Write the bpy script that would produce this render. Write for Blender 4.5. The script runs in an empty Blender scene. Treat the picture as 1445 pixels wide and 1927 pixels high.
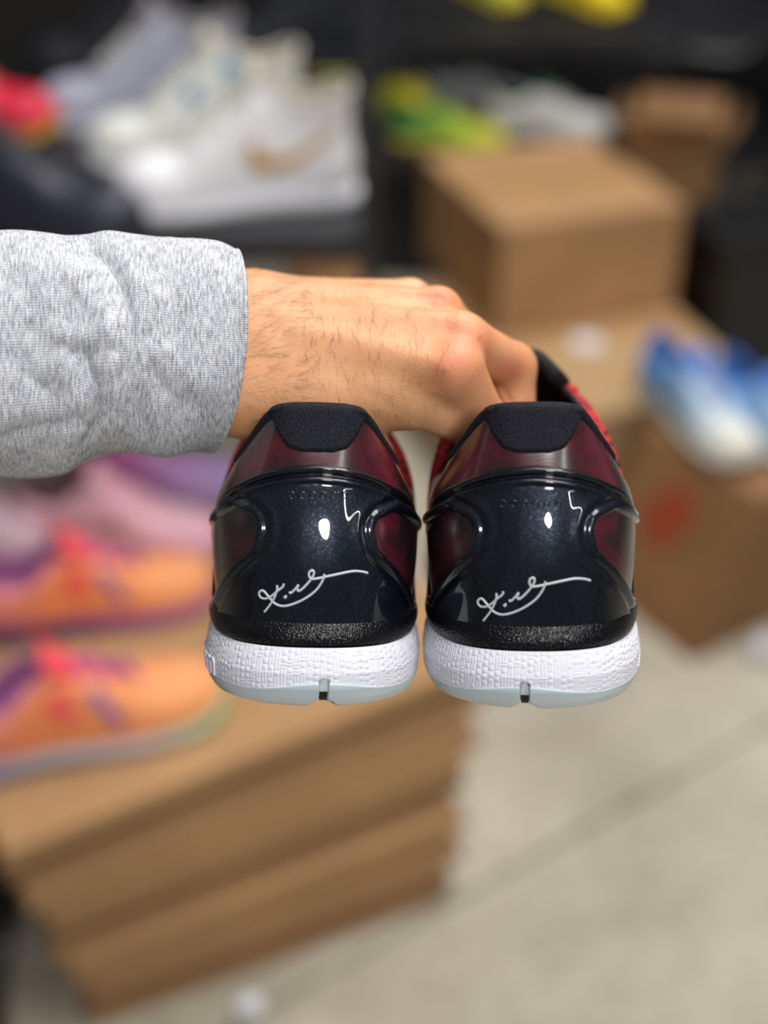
import bpy, bmesh, math, random
import numpy as np
from mathutils import Vector, Matrix
from mathutils.bvhtree import BVHTree

random.seed(7); RNG = np.random.default_rng(7)
SC = bpy.context.scene
COL = SC.collection
PI = math.pi

# ------------------------------------------------------------------ camera
FPX, CX, CY = 2400.0, 722.5, 963.5          # focal length in pixels of the 1445 x 1927 frame
CAM = np.array([0.0, 0.0, 1.45])
PITCH = math.radians(35)
CR = np.array([1.0, 0, 0])
CF = np.array([0, math.cos(PITCH), -math.sin(PITCH)])
CU = np.array([0, math.sin(PITCH), math.cos(PITCH)])
CB = np.stack([CR, CU, CF])                 # rows: right, up, forward
D0 = 0.435                                  # distance of the heels

cd = bpy.data.cameras.new('camera')
cam = bpy.data.objects.new('camera', cd); COL.objects.link(cam)
cam.location = CAM; cam.rotation_euler = (PI / 2 - PITCH, 0, 0)
cd.sensor_fit = 'VERTICAL'; cd.sensor_height = 36.0; cd.lens = FPX / 1927 * 36.0
cd.clip_start = 0.02
cd.dof.use_dof = True; cd.dof.focus_distance = D0 + 0.012; cd.dof.aperture_fstop = 3.0
cd.dof.aperture_blades = 0
SC.camera = cam

# ------------------------------------------------------------------ world, lamps, exposure
w = bpy.data.worlds.new('world'); SC.world = w; w.use_nodes = True
bg = w.node_tree.nodes['Background']
bg.inputs[0].default_value = (0.95, 0.97, 1.0, 1); bg.inputs[1].default_value = 0.085

def area(name, loc, target, sx, sy, power, col=(1, 1, 1), shape='RECTANGLE'):
    l = bpy.data.lights.new(name, 'AREA'); l.shape = shape; l.size = sx; l.size_y = sy
    l.energy = power; l.color = col
    o = bpy.data.objects.new(name, l); COL.objects.link(o); o.location = loc
    o.rotation_euler = (Vector(target) - Vector(loc)).to_track_quat('-Z', 'Y').to_euler()
    return o
area('ceiling_spot_panel', (0.34, -1.52, 2.60), (0.0, 0.34, 1.18), 0.34, 0.46, 19, (1.0, 0.98, 0.96), 'ELLIPSE')
area('ceiling_panel_lamp', (0.45, 0.75, 3.0), (0.1, 0.55, 1.0), 1.3, 0.8, 24, (1.0, 0.98, 0.95))
area('ceiling_tube_lamp', (1.25, -1.1, 2.95), (0.6, -0.4, 0.6), 0.05, 1.8, 9, (1.0, 0.98, 0.95))
area('ceiling_tube_lamp_far', (0.7, 2.4, 3.0), (0.5, 2.4, 0), 1.8, 0.4, 46, (1.0, 0.97, 0.93))
SC.view_settings.view_transform = 'Standard'; SC.view_settings.look = 'None'
SC.view_settings.exposure = 0.42; SC.view_settings.gamma = 1.0
SC.view_settings.use_curve_mapping = False

# ------------------------------------------------------------------ projection helpers
def cam2w(p):
    return np.asarray(p) @ CB + CAM
def ray(px, py):
    return np.array([(px - CX) / FPX, (CY - py) / FPX, 1.0])
def atdepth(px, py, d):
    return cam2w(ray(px, py) * d)
def onplane(px, py, z=0.0):
    r = ray(px, py) @ CB
    t = (z - CAM[2]) / r[2]
    return CAM + r * t

# ------------------------------------------------------------------ materials
def lin(c):
    c = [x / 255.0 for x in c[:3]]
    return tuple((x / 12.92 if x <= 0.04045 else ((x + 0.055) / 1.055) ** 2.4) for x in c) + (1.0,)

class NT:
    def __init__(s, name):
        s.m = bpy.data.materials.new(name); s.m.use_nodes = True
        s.t = s.m.node_tree; s.n = s.t.nodes
        s.b = s.n['Principled BSDF']
        s.tc = s.n.new('ShaderNodeTexCoord')
    def link(s, a, b): s.t.links.new(a, b)
    def node(s, typ, **kw):
        n = s.n.new('ShaderNode' + typ)
        for k, v in kw.items(): setattr(n, k, v)
        return n
    def setv(s, n, **kw):
        for k, v in kw.items():
            n.inputs[k.replace('_', ' ')].default_value = v
        return n
    def noise(s, scale, detail=3, rough=.55, vec=None, coord='Object'):
        n = s.node('TexNoise'); s.setv(n, Scale=scale, Detail=detail, Roughness=rough)
        s.link(vec if vec is not None else s.tc.outputs[coord], n.inputs['Vector']); return n
    def mapping(s, scale=(1, 1, 1), rot=(0, 0, 0), coord='Object'):
        n = s.node('Mapping'); n.inputs['Scale'].default_value = scale; n.inputs['Rotation'].default_value = rot
        s.link(s.tc.outputs[coord], n.inputs['Vector']); return n.outputs[0]
    def mix(s, fac, a, b):
        n = s.node('Mix'); n.data_type = 'RGBA'
        if isinstance(fac, (int, float)): n.inputs[0].default_value = fac
        else: s.link(fac, n.inputs[0])
        for i, c in ((6, a), (7, b)):
            if isinstance(c, tuple): n.inputs[i].default_value = c
            else: s.link(c, n.inputs[i])
        return n.outputs[2]
    def ramp(s, fac, a, b, lo=0.0, hi=1.0):
        n = s.node('MapRange'); n.inputs[1].default_value = a; n.inputs[2].default_value = b
        n.inputs[3].default_value = lo; n.inputs[4].default_value = hi
        s.link(fac, n.inputs[0]); return n.outputs[0]
    def math(s, op, a, b=0.0):
        n = s.node('Math'); n.operation = op
        for i, c in ((0, a), (1, b)):
            if isinstance(c, (int, float)): n.inputs[i].default_value = c
            else: s.link(c, n.inputs[i])
        return n.outputs[0]
    def bump(s, h, strength, dist):
        n = s.node('Bump'); n.inputs['Strength'].default_value = strength; n.inputs['Distance'].default_value = dist
        s.link(h, n.inputs['Height']); s.link(n.outputs[0], s.b.inputs['Normal']); return n
    def base(s, c):
        if isinstance(c, tuple): s.b.inputs['Base Color'].default_value = c
        else: s.link(c, s.b.inputs['Base Color'])
    def p(s, **kw):
        for k, v in kw.items(): s.b.inputs[k.replace('_', ' ')].default_value = v
        return s

def simple(name, c, rough=.6, var=.12, scale=40, coat=0.0, bump=0.0, metal=0.0):
    t = NT(name); a = lin(c)
    n = t.noise(scale)
    d = tuple(x * (1 - var) for x in a[:3]) + (1,); e = tuple(min(1, x * (1 + var)) for x in a[:3]) + (1,)
    t.base(t.mix(n.outputs[0], d, e)); t.p(Roughness=rough, Metallic=metal, Coat_Weight=coat)
    if bump: t.bump(n.outputs[0], bump, .002)
    return t.m

def cardboard(name, c, k=1.0):
    t = NT(name); a = lin(c)
    n1 = t.noise(7, 4); n2 = t.noise(1, 3, vec=t.mapping((4, 60, 4)))
    f = t.math('ADD', t.math('MULTIPLY', n1.outputs[0], .6), t.math('MULTIPLY', n2.outputs[0], .4))
    t.base(t.mix(t.ramp(f, .3, .7), tuple(x * .82 for x in a[:3]) + (1,), tuple(min(1, x * 1.15) for x in a[:3]) + (1,)))
    t.p(Roughness=.85, Specular_IOR_Level=.25); t.bump(n2.outputs[0], .3, .001)
    return t.m

def skin_material():
    t = NT('skin')
    n1 = t.noise(60, 4); n2 = t.noise(420, 4)
    base = t.mix(t.ramp(n1.outputs[0], .3, .7), lin((214, 152, 106)), lin((227, 172, 127)))
    # redder over the knuckles (vertex attribute holds the distance to the joints)
    at = t.node('Attribute', attribute_name='knuckle')
    base = t.mix(t.math('MULTIPLY', at.outputs['Fac'], .55), base, lin((222, 120, 92)))
    base = t.mix(t.ramp(n2.outputs[0], .62, .8, 0, .25), base, lin((176, 104, 72)))
    t.base(base); t.p(Roughness=.46, Specular_IOR_Level=.4, Subsurface_Weight=.25)
    t.b.inputs['Subsurface Radius'].default_value = (.004, .0016, .0008)
    t.b.inputs['Subsurface Scale'].default_value = 0.7
    v = t.node('TexVoronoi', feature='DISTANCE_TO_EDGE'); t.setv(v, Scale=900.0)
    wv = t.noise(1, 2, vec=t.mapping((260, 900, 500)))
    h = t.math('ADD', t.math('MULTIPLY', t.ramp(v.outputs['Distance'], 0, .25), .35), t.math('MULTIPLY', wv.outputs[0], .65))
    t.link(t.tc.outputs['Object'], v.inputs['Vector'])
    t.bump(h, .5, .0004)
    return t.m

def heather_material():
    t = NT('heather_grey_jersey')
    # UV in units of millimetres / 100
    n1 = t.noise(1, 3, .65, vec=t.mapping((115, 20, 1), coord='UV'))
    n2 = t.noise(1, 2, .6, vec=t.mapping((260, 160, 1), coord='UV'))
    n3 = t.noise(1, 3, .6, vec=t.mapping((14, 9, 1), coord='UV'))
    f = t.math('ADD', t.math('MULTIPLY', n1.outputs[0], .5), t.math('ADD', t.math('MULTIPLY', n2.outputs[0], .36), t.math('MULTIPLY', n3.outputs[0], .14)))
    col = t.mix(t.ramp(f, .39, .60), lin((136, 140, 153)), lin((240, 241, 246)))
    t.base(col); t.p(Roughness=.95, Specular_IOR_Level=.1, Sheen_Weight=.25)
    w1 = t.node('TexWave', wave_type='BANDS', bands_direction='X'); t.setv(w1, Scale=46.0, Distortion=1.5, Detail=1.0)
    w2 = t.node('TexWave', wave_type='BANDS', bands_direction='Y'); t.setv(w2, Scale=34.0, Distortion=1.0, Detail=1.0)
    for x in (w1, w2): t.link(t.tc.outputs['UV'], x.inputs['Vector'])
    h = t.math('ADD', t.math('MULTIPLY', w1.outputs['Fac'], .5), t.math('ADD', t.math('MULTIPLY', w2.outputs['Fac'], .5), n2.outputs[0]))
    t.bump(h, .55, .0005)
    return t.m

def gloss_black():
    t = NT('glossy_black_heel_shell')
    v = t.node('TexVoronoi'); t.setv(v, Scale=4200.0); t.link(t.tc.outputs['Object'], v.inputs['Vector'])
    s = t.node('SeparateColor'); t.link(v.outputs['Color'], s.inputs[0])
    fl = t.ramp(s.outputs[0], .90, .94)
    t.base(t.mix(fl, lin((6, 9, 17)), lin((70, 74, 84))))
    t.link(t.math('MULTIPLY', fl, .9), t.b.inputs['Metallic'])
    t.link(t.ramp(fl, 0, 1, .34, .3), t.b.inputs['Roughness'])
    n = t.node('Bump'); n.inputs['Strength'].default_value = .35; n.inputs['Distance'].default_value = .0002
    t.link(s.outputs[1], n.inputs['Height']); t.link(n.outputs[0], t.b.inputs['Normal'])
    t.p(Coat_Weight=1.0, Coat_Roughness=.025, Coat_IOR=1.5, Specular_IOR_Level=.22)
    t.b.inputs['Specular Tint'].default_value = (.55, .72, 1.0, 1)
    return t.m

def upper_material():
    t = NT('burgundy_fading_upper')
    sep = t.node('SeparateXYZ'); t.link(t.tc.outputs['Object'], sep.inputs[0])
    n1 = t.noise(38, 3, .5); n2 = t.noise(1, 3, vec=t.mapping((300, 300, 1500)))
    f = t.ramp(n1.outputs[0], .40, .66)
    f = t.math('MULTIPLY', f, t.ramp(n2.outputs[0], .3, .7, .55, 1.0))
    rear = t.mix(f, lin((28, 21, 24)), lin((102, 24, 42)))
    # forefoot: bright red weave broken by black stitches
    wv = t.node('TexVoronoi'); t.setv(wv, Scale=420.0); t.link(t.tc.outputs['Object'], wv.inputs['Vector'])
    sc = t.node('SeparateColor'); t.link(wv.outputs['Color'], sc.inputs[0])
    red = t.mix(t.ramp(sc.outputs[0], .7, .75), lin((190, 32, 44)), lin((30, 10, 14)))
    fy = t.ramp(sep.outputs['Y'], .056, .078)
    t.base(t.mix(fy, rear, red))
    t.link(t.ramp(fy, 0, 1, .28, .75), t.b.inputs['Roughness'])
    t.link(t.ramp(fy, 0, 1, .8, 0), t.b.inputs['Coat Weight'])
    t.p(Coat_Roughness=.18)
    t.bump(n2.outputs[0], .12, .0004)
    return t.m

def knit_black():
    t = NT('black_woven_lining')
    mp = t.mapping((1, 1, 1), coord='UV')
    b = t.node('TexBrick'); t.link(mp, b.inputs['Vector'])
    b.offset = .5; b.squash = 1.0
    t.setv(b, Scale=95.0, Mortar_Size=.012, Brick_Width=1.0, Row_Height=.8, Mortar_Smooth=.9)
    b.inputs['Brick Width'].default_value = .95; b.inputs['Row Height'].default_value = .6
    b.inputs['Mortar Size'].default_value = .12
    n = t.noise(1, 2, vec=t.mapping((150, 150, 1), coord='UV'))
    inv = t.math('SUBTRACT', 1.0, b.outputs['Fac'])
    t.base(t.mix(t.math('MULTIPLY', inv, t.ramp(n.outputs[0], .35, .65)), lin((9, 9, 14)), lin((54, 56, 70))))
    t.p(Roughness=.75, Specular_IOR_Level=.25)
    t.bump(inv, .8, .0006)
    return t.m

def pebble_black():
    t = NT('pebbled_black_rubber')
    v = t.node('TexVoronoi', feature='SMOOTH_F1'); t.setv(v, Scale=1750.0); t.link(t.tc.outputs['Object'], v.inputs['Vector'])
    t.base(lin((12, 13, 18))); t.p(Roughness=.2, Specular_IOR_Level=.4)
    t.bump(t.ramp(v.outputs['Distance'], 0, .8, 1, 0), .6, .0004)
    return t.m

def concrete():
    t = NT('polished_concrete')
    n1 = t.noise(2.2, 5, .6); n2 = t.noise(26, 4)
    f = t.math('ADD', t.math('MULTIPLY', n1.outputs[0], .75), t.math('MULTIPLY', n2.outputs[0], .25))
    t.base(t.mix(t.ramp(f, .35, .65), lin((150, 142, 124)), lin((197, 190, 173))))
    t.p(Roughness=.55, Specular_IOR_Level=.35); t.bump(n2.outputs[0], .1, .002)
    return t.m

MAT = dict(
    skin=skin_material(), heather=heather_material(), gloss=gloss_black(), upper=upper_material(),
    knit=knit_black(), pebble=pebble_black(), concrete=concrete(),
    white_mid=simple('white_midsole_foam', (226, 226, 236), .6, .02, 90),
    black_plastic=simple('black_shank_plastic', (16, 17, 20), .35, .05),
    black_cloth=simple('black_cloth', (15, 15, 19), .85, .2, 300, bump=.3),
    sign=simple('silver_print', (205, 210, 216), .4, .02),
    hair=simple('dark_arm_hair', (44, 28, 20), .5, .1),
    red=simple('red_knit', (190, 34, 46), .75, .25, 500, bump=.3),
    white_lace=simple('white_cord', (225, 222, 222), .7, .05),
    metal=simple('black_painted_steel', (34, 36, 42), .45, .1, coat=.2),
    wall=simple('dark_wall', (26, 25, 26), .9, .15, 3),
    ceil=simple('grey_ceiling', (120, 118, 112), .9, .05, 3),
)
def icy():
    t = NT('icy_translucent_rubber'); n = t.noise(80, 3)
    t.base(t.mix(n.outputs[0], lin((196, 212, 218)), lin((210, 224, 230))))
    t.p(Roughness=.38, Transmission_Weight=.15, Subsurface_Weight=.35, Coat_Weight=.15)
    t.b.inputs['Subsurface Radius'].default_value = (.003, .004, .004)
    return t.m
MAT['icy'] = icy()

# ------------------------------------------------------------------ object helpers
def link(o, parent=None):
    COL.objects.link(o)
    if parent is not None: o.parent = parent
    return o
def mesh_obj(name, V, F, mat, parent=None, smooth=True, uv=None, mm=True):
    V = np.asarray(V, float).reshape(-1, 3)
    if mm: V = V / 1000.0
    me = bpy.data.meshes.new(name)
    me.from_pydata(V.tolist(), [], [tuple(int(i) for i in f) for f in F])
    if smooth: me.polygons.foreach_set('use_smooth', np.ones(len(me.polygons), bool))
    if uv is not None:
        li = np.empty(len(me.loops), np.int32); me.loops.foreach_get('vertex_index', li)
        l = me.uv_layers.new(name='UVMap')
        l.data.foreach_set('uv', np.asarray(uv, np.float32).reshape(-1, 2)[li].ravel())
    me.materials.append(mat); me.update()
    return link(bpy.data.objects.new(name, me), parent)
def grid_faces(n, m, keep=None, flip=False, wrap=False):
    idx = np.arange(n * m).reshape(n, m)
    if wrap: idx = np.vstack([idx, idx[:1]])
    a, b, c, d = idx[:-1, :-1], idx[1:, :-1], idx[1:, 1:], idx[:-1, 1:]
    f = np.stack([a, d, c, b] if flip else [a, b, c, d], -1)
    if keep is not None: return f[keep]
    return f.reshape(-1, 4)
def grid_obj(name, G, mat, parent=None, uv=None, keep=None, flip=False, mm=True, wrap=False):
    n, m = G.shape[:2]
    return mesh_obj(name, G, grid_faces(n, m, keep, flip, wrap), mat, parent, True, uv, mm)
def empty(name, mw=None):
    o = link(bpy.data.objects.new(name, None)); o.empty_display_size = .05
    if mw is not None: o.matrix_world = mw
    return o
def tag(o, label, cat, group=None, kind=None):
    o['label'] = label
    if cat: o['category'] = cat
    if group: o['group'] = group
    if kind: o['kind'] = kind
    return o
def tube_geom(P, r, seg=8, closed=False, flat=None):
    P = np.asarray(P, float); n = len(P)
    r = np.broadcast_to(r, (n,))
    T = np.gradient(P, axis=0); T /= np.linalg.norm(T, axis=1, keepdims=True) + 1e-12
    up = np.array([0, 0, 1.0]) if abs(T[0][2]) < .9 else np.array([1.0, 0, 0])
    V = []
    N = np.cross(T[0], up); N /= np.linalg.norm(N)
    for i in range(n):
        N = N - T[i] * N.dot(T[i]); N /= np.linalg.norm(N) + 1e-12
        B = np.cross(T[i], N)
        a = np.linspace(0, 2 * PI, seg, endpoint=False)
        V.append(P[i] + r[i] * (np.cos(a)[:, None] * N + np.sin(a)[:, None] * B))
    V = np.array(V)
    F = []
    for i in range(n - 1):
        for j in range(seg):
            k = (j + 1) % seg
            F.append((i * seg + j, i * seg + k, (i + 1) * seg + k, (i + 1) * seg + j))
    F.append(tuple(range(seg - 1, -1, -1))); F.append(tuple((n - 1) * seg + j for j in range(seg)))
    return V.reshape(-1, 3), F
def tube_obj(name, P, r, mat, parent=None, seg=8, mm=True):
    V, F = tube_geom(P, r, seg); return mesh_obj(name, V, F, mat, parent, True, None, mm)
def merge(parts):
    V = []; F = []; o = 0
    for v, f in parts:
        V.append(np.asarray(v).reshape(-1, 3)); F += [tuple(int(i) + o for i in q) for q in f]; o += len(V[-1])
    return np.vstack(V), F
def box_geom(lo, hi):
    x0, y0, z0 = lo; x1, y1, z1 = hi
    V = [(x0, y0, z0), (x1, y0, z0), (x1, y1, z0), (x0, y1, z0), (x0, y0, z1), (x1, y0, z1), (x1, y1, z1), (x0, y1, z1)]
    F = [(0, 3, 2, 1), (4, 5, 6, 7), (0, 1, 5, 4), (1, 2, 6, 5), (2, 3, 7, 6), (3, 0, 4, 7)]
    return V, F
def bevel(o, w=.003, seg=2):
    m = o.modifiers.new('bevel', 'BEVEL'); m.width = w; m.segments = seg; m.limit_method = 'ANGLE'; return o
def catmull(P, n=8):
    P = np.asarray(P, float); Q = np.vstack([2 * P[0] - P[1], P, 2 * P[-1] - P[-2]]); out = []
    for i in range(1, len(Q) - 2):
        for t in np.linspace(0, 1, n, endpoint=False):
            a, b, c, d = Q[i - 1:i + 3]
            out.append(.5 * ((2 * b) + (-a + c) * t + (2 * a - 5 * b + 4 * c - d) * t * t + (-a + 3 * b - 3 * c + d) * t ** 3))
    out.append(P[-1]); return np.array(out)
def sstep(a, b, x):
    t = np.clip((x - a) / (b - a), 0, 1); return t * t * (3 - 2 * t)
def poly_sdf(P, x, y):
    P = np.asarray(P, float); d = np.full(np.shape(x), 1e9); s = np.zeros(np.shape(x), bool)
    for i in range(len(P)):
        a, b = P[i], P[(i + 1) % len(P)]
        e = b - a; wx, wy = x - a[0], y - a[1]
        t = np.clip((wx * e[0] + wy * e[1]) / e.dot(e), 0, 1)
        d = np.minimum(d, np.hypot(wx - e[0] * t, wy - e[1] * t))
        c = ((a[1] > y) != (b[1] > y)) & (x < (b[0] - a[0]) * (y - a[1]) / (b[1] - a[1] + 1e-12) + a[0])
        s ^= c
    return np.where(s, -d, d)

# ------------------------------------------------------------------ the place
def build_floor():
    a = onplane(470, 1927); b = onplane(1445, 1372)
    d = (b - a)[:2]; d /= np.linalg.norm(d); nrm = np.array([-d[1], d[0]])
    parts = []
    def quad(o0, o1, z0, z1):
        c = a[:2]; L = 9.0
        p = [c - d * L + nrm * o0, c + d * L + nrm * o0, c + d * L + nrm * o1, c - d * L + nrm * o1]
        V = [(q[0], q[1], z0) for q in p] + [(q[0], q[1], z1) for q in p]
        parts.append((V, box_geom((0, 0, 0), (1, 1, 1))[1]))
    quad(-6, -.012, -.05, 0); quad(.012, 8, -.05, 0); quad(-.03, .03, -.06, -.012)
    V, F = merge(parts)
    o = mesh_obj('floor', V, F, MAT['concrete'], None, False, None, False); o['kind'] = 'structure'
    o['label'] = 'pale worn concrete floor with a saw cut joint'
build_floor()
V, F = box_geom((-4, 4.0, 0), (4, 4.1, 3.1)); o = mesh_obj('wall_back', V, F, MAT['wall'], None, False, None, False); o['kind'] = 'structure'

CARD = [cardboard('cardboard_tan', (180, 141, 100)), cardboard('cardboard_brown', (142, 107, 73)), cardboard('cardboard_pale', (186, 154, 114)), cardboard('cardboard_deep', (134, 96, 62))]

# flattened cartons in a stack, front left
def build_stack():
    top = .33; n = 13; h = top / n
    rr = random.Random(3)
    for i in range(n):
        k = i / (n - 1)
        A = np.array([-.356, .945]) * (1 - k) + np.array([-.424, .936]) * k
        B = np.array([.085, 1.135]) * (1 - k) + np.array([.135, 1.265]) * k
        d = (B - A) / np.linalg.norm(B - A); nr = np.array([-d[1], d[0]]); L = np.linalg.norm(B - A)
        ang = math.atan2(d[1], d[0])
        sh = rr.uniform(-.010, .010) * (i < n - 1)
        fr = rr.uniform(-.0035, .0035) * (i < n - 1)
        ll = L + rr.uniform(-.015, .015); dp = .56 + .06 * k + rr.uniform(-.04, .02)
        root = empty('flattened_carton', Matrix.Translation((A[0] + d[0] * sh + nr[0] * fr, A[1] + d[1] * sh + nr[1] * fr, i * h)) @ Matrix.Rotation(ang + rr.uniform(-.015, .015), 4, 'Z'))
        m = CARD[0] if i % 5 != 1 else CARD[1]
        # two liner sheets and a fold seam between
        t = (h - .0015)
        for j, (z0, z1, ins) in enumerate(((0, t * .46, 0), (t * .54, t, 0.003))):
            V, F = box_geom((ins, ins, z0), (ll - ins, dp - ins, z1)); bevel(mesh_obj('panel', V, F, m, root, False, None, False), .002)
        V, F = box_geom((.004, .004, t * .44), (ll - .004, dp - .004, t * .56)); mesh_obj('fold', V, F, CARD[3], root, False, None, False)
        pos = ['at the very bottom of the stack, on the floor', 'second from the bottom of the stack', 'third from the bottom of the stack', 'fourth from the bottom of the stack', 'fifth from the bottom of the stack', 'sixth from the bottom of the stack', 'seventh, halfway up the stack', 'sixth from the top of the stack', 'fifth from the top of the stack', 'fourth from the top of the stack', 'third from the top of the stack', 'second from the top of the stack', 'on top of the stack, under the orange sneakers'][i]
        tag(root, 'flattened brown cardboard carton ' + pos, 'carton', 'flattened cartons stacked under the orange sneakers')
    return top
STACK_TOP = build_stack()

def carton(name, corner, ang, lx, ly, h, label, mat, z0=0.0, lid=True, tape=True, group='cardboard cartons on the floor'):
    """closed carton: body, four top flaps and tape; corner = (x, y) of its front left corner"""
    root = empty(name, Matrix.Translation((corner[0], corner[1], z0)) @ Matrix.Rotation(ang, 4, 'Z'))
    t = .004
    for lo, hi in (((0, 0, 0), (lx, t, h)), ((0, ly - t, 0), (lx, ly, h)), ((0, t, 0), (t, ly - t, h)), ((lx - t, t, 0), (lx, ly - t, h))):
        V, F = box_geom(lo, hi); mesh_obj('side_panel', V, F, mat, root, False, None, False)
    V, F = box_geom((t, t, 0), (lx - t, ly - t, t)); mesh_obj('bottom_panel', V, F, mat, root, False, None, False)
    if lid:
        for lo, hi in (((0, 0, h), (lx, ly / 2 - .002, h + t)), ((0, ly / 2 + .002, h), (lx, ly, h + t))):
            V, F = box_geom(lo, hi); bevel(mesh_obj('top_flap', V, F, mat, root, False, None, False), .001)
        if tape:
            V, F = box_geom((0.002, ly / 2 - .025, h + t), (lx - .002, ly / 2 + .025, h + t + .0008)); mesh_obj('packing_tape', V, F, MAT['tape'], root, False, None, False)
    tag(root, label, 'carton', group)
    return root
MAT['tape'] = simple('brown_packing_tape', (176, 134, 90), .3, .04)
MAT['label_white'] = simple('white_paper', (222, 224, 230), .7, .03)
MAT['orange_print'] = simple('orange_red_print', (150, 62, 28), .7, .1)

# carton A: tall one, its lit top seen
zA = .43
fl, fr_, bl = onplane(945, 432, zA), onplane(1290, 385, zA), onplane(800, 300, zA)
dv = (fr_ - fl)[:2]; angA = math.atan2(dv[1], dv[0]); lxA = np.linalg.norm(dv); lyA = .46
carton('carton', fl[:2], angA, lxA, lyA, .235, 'closed brown carton in the middle distance, its lit flat top in view', CARD[0], z0=zA - .239)
# carton B under it, nearer and paler, with a white label
fb = onplane(925, 845, .185)
rB = carton('carton', (.17, 2.06), angA - .03, .62, .64, .181, 'wide pale carton lying under the closed brown carton', CARD[2], z0=0)
p = onplane(1105, 645, .1865)
V, F = box_geom((-.03, -.03, 0), (.03, .03, .0015))
lab = mesh_obj('shipping_label', V, F, MAT['label_white'], None, False, None, False)
lab.parent = rB; lab.matrix_world = Matrix.Translation((p[0], p[1], .1862))
V, F = box_geom((0, 0, 0), (.16, .3, .004))
# tall flap standing up at B's right side
def open_carton(corner, ang, lx, ly, h, label, mat, z0=0.0, tilt=(60, 60, 50, 70)):
    r = carton('open_carton', corner, ang, lx, ly, h, label, mat, z0, lid=False)
    t = .004; f = ly * .45
    for k, (pos, axis, ln, a) in enumerate((((0, 0), 0, lx, tilt[0]), ((0, ly), 0, lx, -tilt[1]), ((0, 0), 1, ly, -tilt[2]), ((lx, 0), 1, ly, tilt[3]))):
        if axis == 0: V, F = box_geom((0, -t / 2, 0), (ln, t / 2, f))
        else: V, F = box_geom((-t / 2, 0, 0), (t / 2, ln, f))
        o = mesh_obj('flap', V, F, mat, r, False, None, False)
        o.location = (pos[0], pos[1], h)
        o.rotation_euler = (math.radians(a), 0, 0) if axis == 0 else (0, math.radians(a), 0)
    return r
c = onplane(1150, 330, .4)
open_carton((.56, 2.87), -.25, .2, .18, .46, 'tall open carton with raised flaps behind the closed brown carton', CARD[1], 0, (20, 35, 28, 30))
carton('carton', (-.145, 2.37), .25, .17, .3, .27, 'small deep brown carton between the white sneaker rack and the closed carton', CARD[3])
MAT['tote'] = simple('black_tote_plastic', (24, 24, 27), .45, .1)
def tote(x0, y0, lx, ly, h, ang, label):
    r = empty('storage_tote', Matrix.Translation((x0, y0, 0)) @ Matrix.Rotation(ang, 4, 'Z')); t = .02
    V = [(t, t, 0), (lx - t, t, 0), (lx - t, ly - t, 0), (t, ly - t, 0), (0, 0, h), (lx, 0, h), (lx, ly, h), (0, ly, h)]
    bevel(mesh_obj('body', V, box_geom((0, 0, 0), (1, 1, 1))[1], MAT['tote'], r, False, None, False), .008)
    V, F = box_geom((-.012, -.012, h - .004), (lx + .012, ly + .012, h + .02)); ld = bevel(mesh_obj('lid', V, F, MAT['tote'], r, False, None, False), .008)
    V, F = box_geom((.05, .05, h + .02), (lx - .05, ly - .05, h + .026)); bevel(mesh_obj('lid_ridge', V, F, MAT['tote'], ld, False, None, False), .003)
    for sx in (-.018, lx):
        V, F = box_geom((sx, ly * .3, h - .05), (sx + .018, ly * .7, h - .03)); mesh_obj('handle', V, F, MAT['tote'], r, False, None, False)
    return tag(r, label, 'tote', 'black storage totes')
tote(-.12, 3.14, .56, .5, .29, 0, 'black storage tote under the rack of yellow and green sneakers')
tote(.72, 2.53, .5, .2, .36, .3, 'black storage tote behind the blue sneakers at the right edge')
tote(-.425 - .5 * math.cos(.54) + .006, .925 - .5 * math.sin(.54), .48, .6, .19, .54, 'added dark box standing in for floor shade left of the cardboard stack, at the bottom corner')  # made-up tote, put here to darken the shaded corner of floor

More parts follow.
